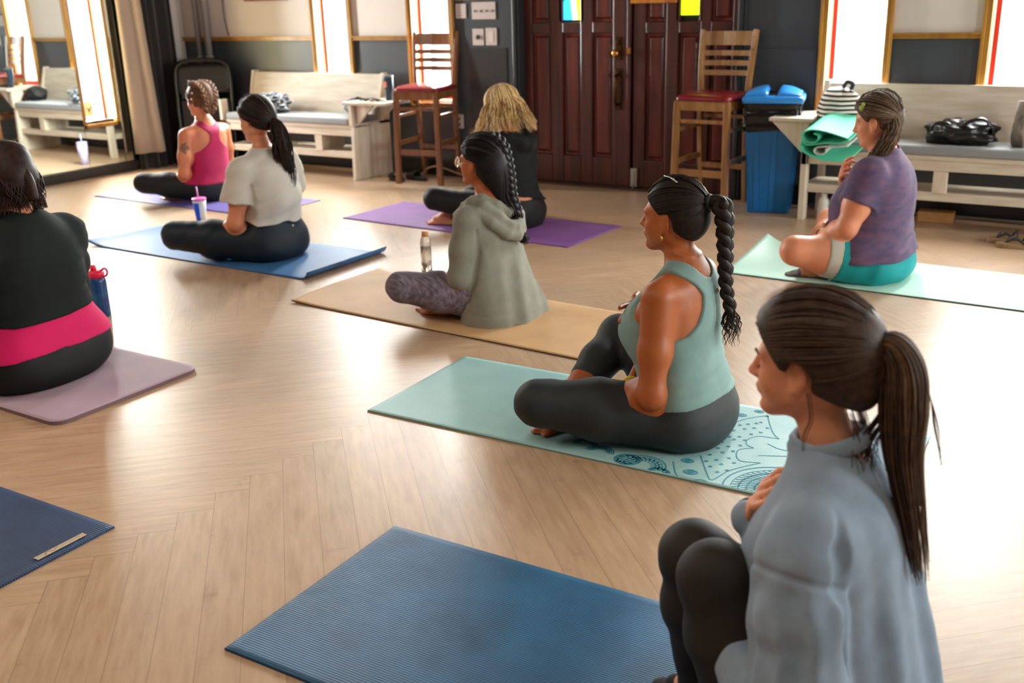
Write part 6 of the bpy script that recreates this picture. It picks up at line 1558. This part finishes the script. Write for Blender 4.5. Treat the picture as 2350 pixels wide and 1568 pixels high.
# ---------------------------------------------------------------- woman in the heather purple tee, right
def purple_woman():
    P = Person((-1.119, 4.93), 0, .0055, skin=M_SKIN_LIGHT,
        st=[(-.02, -.01, .14, .10, .11), (.04, -.015, .215, .15, .150), (.11, -.01, .225, .165, .150), (.19, .0, .215, .19, .135), (.27, .01, .20, .20, .138), (.35, .01, .195, .20, .140), (.42, .0, .19, .175, .128), (.49, -.005, .175, .13, .105), (.545, -.005, .12, .085, .08), (.585, .0, .07, .055, .055), (.62, .01, .05, .045, .045)],
        hipL=(.0, .13, .10), hipR=(.0, -.13, .10), kneeL=(.295, .315, .155), kneeR=(.31, -.30, .17), ankL=(.22, -.04, .05), ankR=(.235, .155, .045), footR=(.9, .25, 0), fupR=(.0, 0, 1),
        rthigh=(.125, .094, .066), rcalf=(.066, .066, .042), shL=(.02, .170, .495), shR=(.02, -.170, .495), elL=(.085, .245, .27), elR=(.12, -.25, .29), wrL=(.225, .14, .195), wrR=(.185, -.03, .43),
        rarm=(.066, .062, .046), rfore=(.046, .028), neck=((-.0, 0, .545), (.035, 0, .645)), rneck=(.056, .052), head=(.052, 0, .725), hs=1.0, hp=.24,
        handL=dict(d=(.25, -.9, -.1), n=(-.9, 0, .1), side=-1), handR=dict(d=(.02, .65, .70), n=(-1, 0, 0), side=1, curl=(.4, .5, .55, .6)))
    c = P.c; o = P.body('woman in heather purple tee and teal shorts sitting on the pale mint mat'); W = P.W
    sh_ = cloth_mat('teal_shorts_nylon', '0f9298', .08, rough=.55, sheen=.1); ln = cloth_mat('pale_grey_short_liner', 'b3aea2', .1)
    V = P.legs_vol(.010, .30, calves=False); 
    a, d = along(c['hipL'], c['kneeL'], .46); a2, d2 = along(c['hipR'], c['kneeR'], .46)
    V.field(lambda x, y, z: np.where(y > 0, (x-a[0])*d[0]+(y-a[1])*d[1]+(z-a[2])*d[2], (x-a2[0])*d2[0]+(y-a2[1])*d2[1]+(z-a2[2])*d2[2]), .0); V.off(folds(.0025, 30, 25, 20, 1., .8, 9)); V.half((0, 0, -.001), (0, 0, -1), .004); V.obj('shorts', sh_, o)
    V = P.legs_vol(.006, .20, calves=False); a, d = along(c['hipL'], c['kneeL'], .62); a2, d2 = along(c['hipR'], c['kneeR'], .62)
    V.field(lambda x, y, z: np.where(y > 0, (x-a[0])*d[0]+(y-a[1])*d[1]+(z-a[2])*d[2], (x-a2[0])*d2[0]+(y-a2[1])*d2[1]+(z-a2[2])*d2[2]), .0); V.half((0, 0, -.001), (0, 0, -1), .004); V.obj('short_liner', ln, o)
    V = Vol((.15, .02, -.02), (.46, .30, .14), .005); foot_vol(V, c['ankR'], c['footR'], c['fupR'], .97, -1, False); V.cap(c['ankR'], lerp(c['ankR'], c['kneeR'], .18), .040, .044, .02); V.half((0, 0, .0), (0, 0, -1), .004); V.obj('socks', mat('grey_marl_sock_knit', '4d4b49', .95, var=.5, vscale=60, vcol='77746f'), o)
    te = cloth_mat('heather_purple_tee_jersey', '4a4162', .6, vcol='6b5068', vscale=16, rough=.85, sheen=.2, stretch=(1, 1, 2.2))
    V = P.shirt_vol(.019, .10, sleeves='short', slen=.52, slo=.013, hi=(.32, .40, .66)); V.half((0, 0, .112), (-.04, 0, -1), .004)
    V.off(folds(.0065, 8, 10, 75, .4, .8, 7, lambda x, y, z: np.clip((.34-z)/.15, 0, 1)*np.clip((.08-x)/.1, 0, 1))); V.off(folds(.0022, 20, 30, 20, .4, .8, 9))
    V.cap((-.0, 0, .565), W(-.03, 0, -.07), .060, .062, .006, 's'); V.ell((.06, 0, .60), (.08, .09, .06), .01, 's'); V.obj('tee_shirt', te, o)
    h1 = hair_mat('dark_curly_hair', '3e2f26', '5e4937', .55); h2 = hair_mat('greying_brown_hair', '7a6755', '54422f', .55); h3 = hair_mat('warm_brown_hair', '84603f', '4d3522', .55)
    hair_cap(P, h1, .014, line=((.080, .078), (.015, -.008), (-.12, -.09)))
    combed(P, [h1, h1, h2], (-.108, .025, .0), (.110, .094, .108), 300, .0022, wav=.05, line=((.080, .082), (.004, .030), (-.10, -.04)), lift=.008)
    S = Strands([h1, h2, h3])
    for i in range(170):                        # frizz
        a = rng.rand(3)-.5; a /= np.linalg.norm(a)
        if a[0] > .35 or a[2] < -.45: continue
        p = W(-.016+a[0]*.104, a[1]*.086, .033+a[2]*.100); q = P.R @ a; S.add(catmull([p, p+q*.006+rng.uniform(-.005, .005, 3), p+q*.008+rng.uniform(-.010, .010, 3), p+q*.002+rng.uniform(-.012, .012, 3)], 3), .0012, 4, .3)
    S.build('flyaway_hair', o)
    tail(P, [h1, h1, h2, h3], [W(-.085, .035, -.01), W(-.082, .062, -.055), W(-.055, .082, -.10), W(-.01, .088, -.145), W(.030, .080, -.185), W(.050, .070, -.225)], .044, 330, .0017, prof=lambda t: .75+.35*math.sin(t*PI)-.25*t, wavy=.010, lenv=.40, spread=1.2, name='side_gathered_curls', nseg=8)
    b = MB(); b.ball(W(.030, .082, .075), (.014, .006, .016), 10); b.ball(W(.022, .086, .090), (.008, .006, .010), 10); b.build('hair_clip', mat('lime_flower_clip', '9db44a', .5), o)
    wr = np.array(c['wrL']); el = np.array(c['elL']); ring_mesh('bracelet', mat('dark_bead_bracelet', '3a2c24', .4), o, wr, wr-el, .031, .004)
purple_woman()

# ---------------------------------------------------------------- woman in the white tee, left centre
def white_woman():
    P = Person((-4.06, 3.90), 0, .006, skin=M_SKIN_LIGHT,
        st=[(-.02, .0, .13, .10, .10), (.04, 0, .195, .135, .125), (.11, 0, .195, .135, .12), (.19, .01, .165, .12, .10), (.28, .015, .15, .12, .09), (.37, .02, .15, .135, .09), (.44, .02, .155, .115, .09), (.51, .02, .14, .08, .08), (.555, .02, .08, .055, .055), (.59, .025, .05, .045, .045)],
        hipL=(.03, .11, .10), hipR=(.03, -.11, .10), kneeL=(.40, .34, .145), kneeR=(.38, -.30, .15), ankL=(.25, -.03, .05), ankR=(.27, .14, .045), footR=(.8, .5, 0), fupR=(0, 0, 1),
        rthigh=(.108, .092, .070), rcalf=(.060, .060, .036), shL=(.03, .160, .485), shR=(.03, -.160, .485), elL=(.055, .23, .22), elR=(.08, -.23, .24), wrL=(.20, .10, .18), wrR=(.20, -.08, .36),
        rarm=(.050, .046, .040), neck=((.02, 0, .53), (.045, 0, .63)), rneck=(.046, .044), head=(.058, 0, .735), hs=1.0, hp=.12, handL=dict(d=(.3, -.9, .05), n=(-.9, 0, 0), side=-1), handR=dict(d=(.1, .9, .1), n=(-1, 0, 0), side=1))
    c = P.c; o = P.body('woman in white cropped tee and navy leggings on the sky blue mat'); W = P.W
    lg = cloth_mat('navy_leggings', '16232f', .15, rough=.55, sheen=.1)
    V = P.legs_vol(.005, .27); V.off(folds(.0022, 45, 20, 40, 1., .6, 8, lambda x, y, z: np.clip((x-.05)/.1, 0, 1))); V.half((0, 0, -.001), (0, 0, -1), .004); L = V.obj('leggings', lg, o)
    b = MB(); b.bar((-.131, -.01, .185), (-.131, -.006, .176), .004, .004); b.bar((-.131, -.002, .185), (-.131, -.006, .176), .004, .004); b.build('logo', mat('white_reflective_print', 'd8d8d8', .4), L)
    te = cloth_mat('white_tee_jersey', 'cdc8bf', .06, rough=.9, sheen=.2)
    V = P.shirt_vol(.02, .22, sleeves='short', slen=.62, slo=.024, hi=(.30, .38, .64)); V.cap((.0, 0, .34), (-.0, 0, .42), .15, .14, .05)
    V.half((-.05, 0, .205), (.12, 0, -1), .004)
    V.off(folds(.0085, 20, 24, 10, .6, .7, 7, lambda x, y, z: np.clip((.56-z)/.12, 0, 1))); V.off(folds(.003, 20, 20, 60, .2, .8, 12)); V.chain([(-.03, .175, .42), (-.045, .18, .34), (-.04, .185, .27)], [.003, .009, .003], .02, 's')
    V.cap((.02, 0, .55), W(-.03, 0, -.07), .050, .055, .006, 's'); V.obj('tee_shirt', te, o)
    h1 = hair_mat('dark_brown_hair_b', '241813', '120c0a', .45); h2 = hair_mat('chestnut_hair', '4f2c1c', '2a1810', .45)
    hair_cap(P, h1, .013, line=((.082, .078), (.018, -.004), (-.12, -.085))); tie = (-.115, 0, -.015)
    combed(P, [h1, h1, h2], tie, (.110, .092, .108), 220, .0020, lift=.005); w0 = W(*tie); ring_mesh('hair_tie', mat('mint_elastic', '8fb5a4', .6), o, w0+(-.006, 0, 0), (1, 0, -.5), .016, .005)
    tail(P, [h1, h1, h2], [w0, w0+(-.025, -.003, -.02), w0+(-.040, -.008, -.09), w0+(-.050, -.012, -.19), w0+(-.060, -.03, -.29), w0+(-.050, -.04, -.37)], .038, 200, .0022, prof=lambda t: .45+1.0*min(1, t*2.2)-1.0*max(0, t-.55)/.45, wavy=.006, lenv=.35)
white_woman()

# ---------------------------------------------------------------- woman in the magenta racerback, back left
def pink_woman():
    P = Person((-5.743, 4.97), .0, .006, skin=M_SKIN_PINK,
        st=[(-.02, .0, .12, .09, .09), (.04, 0, .175, .125, .115), (.10, 0, .175, .125, .11), (.18, .01, .15, .115, .095), (.27, .02, .148, .13, .09), (.36, .025, .155, .15, .09), (.43, .02, .155, .12, .09), (.49, .015, .135, .08, .08), (.53, .015, .075, .055, .055), (.565, .02, .05, .045, .045)],
        hipL=(.02, .10, .095), hipR=(.02, -.10, .095), kneeL=(.34, .33, .14), kneeR=(.34, -.30, .15), ankL=(.22, -.04, .05), ankR=(.25, .14, .045), footR=(.85, .4, 0), fupR=(0, 0, 1),
        rthigh=(.095, .080, .062), rcalf=(.055, .056, .034), shL=(.03, .168, .465), shR=(.03, -.168, .465), elL=(.04, .215, .21), elR=(.06, -.215, .22), wrL=(.18, .08, .16), wrR=(.19, -.08, .33),
        rarm=(.052, .047, .038), neck=((.015, 0, .50), (.035, 0, .60)), rneck=(.050, .046), head=(.040, 0, .692), hs=1.0, hp=.06, handL=dict(d=(.3, -.9, .05), n=(-.9, 0, 0), side=-1), handR=dict(d=(.1, .9, .1), n=(-1, 0, 0), side=1))
    c = P.c; o = P.body('woman in magenta racerback tank with an upper arm tattoo on the violet mat'); W = P.W
    lg = cloth_mat('black_leggings_b', '1a1d22', .15, rough=.6, sheen=.1)
    V = P.legs_vol(.005, .20); V.off(folds(.0015, 45, 20, 40, 1., .6, 8)); V.half((0, 0, -.001), (0, 0, -1), .004); V.obj('leggings', lg, o)
    tk = cloth_mat('magenta_tank_fabric', 'b0124f', .1, rough=.65, sheen=.2)
    V = P.shirt_vol(.0065, .13, hi=(.32, .30, .60)); V.cap((.02, 0, .49), (.04, 0, .58), .03, .03, .02)
    for sd in (-1, 1): V.cap((.02, sd*.05, .505), (.03, sd*.105, .490), .040, .038, .03)
    umap = [(.10, .4, .4), (.325, .4, .4), (.335, .17, .4), (.36, .115, .17), (.39, .070, .14), (.42, .045, .115), (.46, .040, .105), (.49, .065, .10), (.52, .090, .095), (.6, .10, .09)]
    V.field(racer_mask(.045, .045, umap), .006); V.cap((.01, 0, .525), (.08, 0, .70), .058, .075, .008, 's'); V.ell((.14, 0, .54), (.10, .075, .11), .01, 's')
    V.half((0, 0, .13), (.1, 0, -1), .003); T = V.obj('tank_top', tk, o)
    b = MB(); b.ball((-.062, -.012, .425), (.003, .006, .006), 10); b.build('logo', mat('silver_print', 'c9b9c0', .4), T)
    # tattoo patch on the left upper arm
    V = Vol((-.10, .08, .30), (.14, .30, .48), .005); sh, el = np.array(c['shL']), np.array(c['elL']); r = c['rarm']; V.chain([sh, lerp(sh, el, .55), el], [r[0]+.0012, r[1]+.0012, r[2]+.0012], .03)
    q = lerp(sh, el, .30)+(-.03, .035, 0); V.field(lambda x, y, z: np.sqrt((x-q[0])**2+(y-q[1])**2+(z-q[2])**2)-.036+.010*np.sin(x*170)*np.sin(z*150)); V.obj('tattoo', mat('grey_tattoo_ink', '6a4a3c', .5, var=.5, vscale=50, vcol='9a6a50'), o)
    h1 = hair_mat('auburn_brown_hair', '4c2e1e', '6f4a30', .5); h2 = hair_mat('light_auburn_hair', '8f6544', '5d3c27', .5)
    hair_cap(P, h1, .010, line=((.080, .078), (.012, -.002), (-.10, -.075)))
    combed(P, [h1, h2], (-.10, .0, -.03), (.104, .088, .102), 200, .0022, wav=.03, lift=.004)
    b = MB(); braid.ref = np.array((0, 1., 0))
    for s_ in (-1, 1): braid(b, [W(.02, s_*.045, .118), W(-.06, s_*.055, .10), W(-.105, s_*.048, .03), W(-.095, s_*.035, -.05), W(-.085, s_*.01, -.085)], .016, 3.5, taper=.9, mats_n=2)
    b.build('pinned_braid', [h1, h2], o, smooth=True)
    b = MB(); b.ball(W(.020, .082, .010), (.005, .003, .008), 8); b.ball(W(-.03, .085, .05), (.005, .003, .010), 8); b.build('hair_clip', mat('silver_clip_b', 'd8d8d8', .25, metal=1), o)
pink_woman()

# ---------------------------------------------------------------- woman in black at the left edge
def black_woman():
    P = Person((-3.46, 2.09), .10, .0055, skin=M_SKIN_LIGHT,
        st=[(-.02, .0, .16, .10, .12), (.04, -.01, .235, .15, .150), (.11, -.01, .245, .16, .150), (.19, .0, .225, .16, .13), (.28, .01, .205, .17, .12), (.37, .01, .20, .17, .12), (.45, .005, .195, .14, .115), (.52, .0, .175, .10, .10), (.58, .005, .12, .075, .085), (.62, .01, .08, .06, .065), (.65, .02, .055, .05, .05)],
        hipL=(.0, .14, .11), hipR=(.0, -.14, .11), kneeL=(.34, .34, .16), kneeR=(.34, -.34, .16), ankL=(.24, -.04, .05), ankR=(.26, .10, .045),
        rthigh=(.13, .105, .078), rcalf=(.07, .068, .042), shL=(.02, .180, .505), shR=(.02, -.180, .505), elL=(.09, .24, .27), elR=(.10, -.24, .28), wrL=(.20, .12, .19), wrR=(.20, -.10, .40),
        rarm=(.068, .062, .05), rfore=(.048, .03), neck=((.01, 0, .57), (.045, 0, .66)), rneck=(.054, .050), head=(.060, 0, .745), hs=1.0, hp=.18, handL=dict(d=(.3, -.9, .05), n=(-.9, 0, 0), side=-1), handR=dict(d=(.1, .9, .1), n=(-1, 0, 0), side=1))
    c = P.c; o = P.body('woman in black long-sleeve top with a hot pink hem at the left edge', lo=(-.32, -.50, -.03), hi=(.62, .50, .95)); W = P.W
    lg = cloth_mat('black_leggings_c', '101112', .15, rough=.65, sheen=.1)
    V = P.legs_vol(.005, .22); V.half((0, 0, -.001), (0, 0, -1), .004); V.obj('leggings', lg, o)
    pk = cloth_mat('hot_pink_jersey', 'd1105c', .08, rough=.8, sheen=.2)
    V = P.shirt_vol(.010, .10, sleeves='none', hi=(.34, .36, .40)); V.half((0, 0, .125), (-.12, .0, -1), .003); V.half((0, 0, .36), (0, 0, 1), .003); V.off(folds(.002, 20, 24, 18, .6, .8, 8)); V.obj('undershirt', pk, o)
    bk = cloth_mat('black_rib_top', '101716', .2, rough=.85, sheen=.12)
    V = P.shirt_vol(.017, .24, sleeves='long', slo=.015, hi=(.36, .42, .72), lo=(-.32, -.44, 0)); V.half((-.05, 0, .255), (.06, 0, -1), .004)
    V.off(folds(.0032, 10, 12, 70, .4, .8, 7, lambda x, y, z: np.clip((np.abs(y)-.12)/.05, 0, 1))); V.off(folds(.0015, 20, 20, 20, .4, .8, 7))
    V.cap((.0, 0, .62), W(-.03, 0, -.07), .060, .062, .006, 's'); V.obj('long_sleeve_top', bk, o)
    h1 = hair_mat('dark_maroon_brown_hair', '1e1412', '36211c', .4); h2 = hair_mat('reddish_brown_hair', '4a2a22', '2a1713', .4)
    def bulk(V, W, sc): V.ell(W(-.075, 0, -.005), (.070, .072, .088), .04); V.ell(W(-.07, -.02, .075), (.055, .05, .045), .03)
    hair_cap(P, h1, .018, bulk=bulk, ear=False, line=((.082, .070), (.018, -.02), (-.12, -.11)))
    combed(P, [h1, h1, h2], (-.10, .0, -.07), (.118, .100, .112), 260, .0024, wav=.06, lift=.014)
    tail(P, [h1, h1, h2], [W(-.06, 0, .03), W(-.10, 0, -.02), W(-.105, 0, -.07), W(-.10, 0, -.105)], .085, 320, .0022, prof=lambda t: 1.0-.25*t, flat=.45, wavy=.006, name='back_hair', lenv=.25)
    S = Strands([h1, h2, h2])
    for i in range(300):
        a = rng.uniform(.45, 1.55)*PI; p = W(-.03+.085*math.cos(a), .075*math.sin(a), -.055+rng.uniform(-.02, .02)); q = np.array((math.cos(a), math.sin(a), 0)); r_ = rng.uniform(.008, .016); S.add(catmull([p, p+q*.01+(0, 0, -.02), p+q*.022+(0, 0, -.045), p+q*.030+(0, 0, -.06+r_), p+q*.018+(0, 0, -.048+r_)], 4), .0010, 4, .4)
    S.build('curled_ends', o)
black_woman()
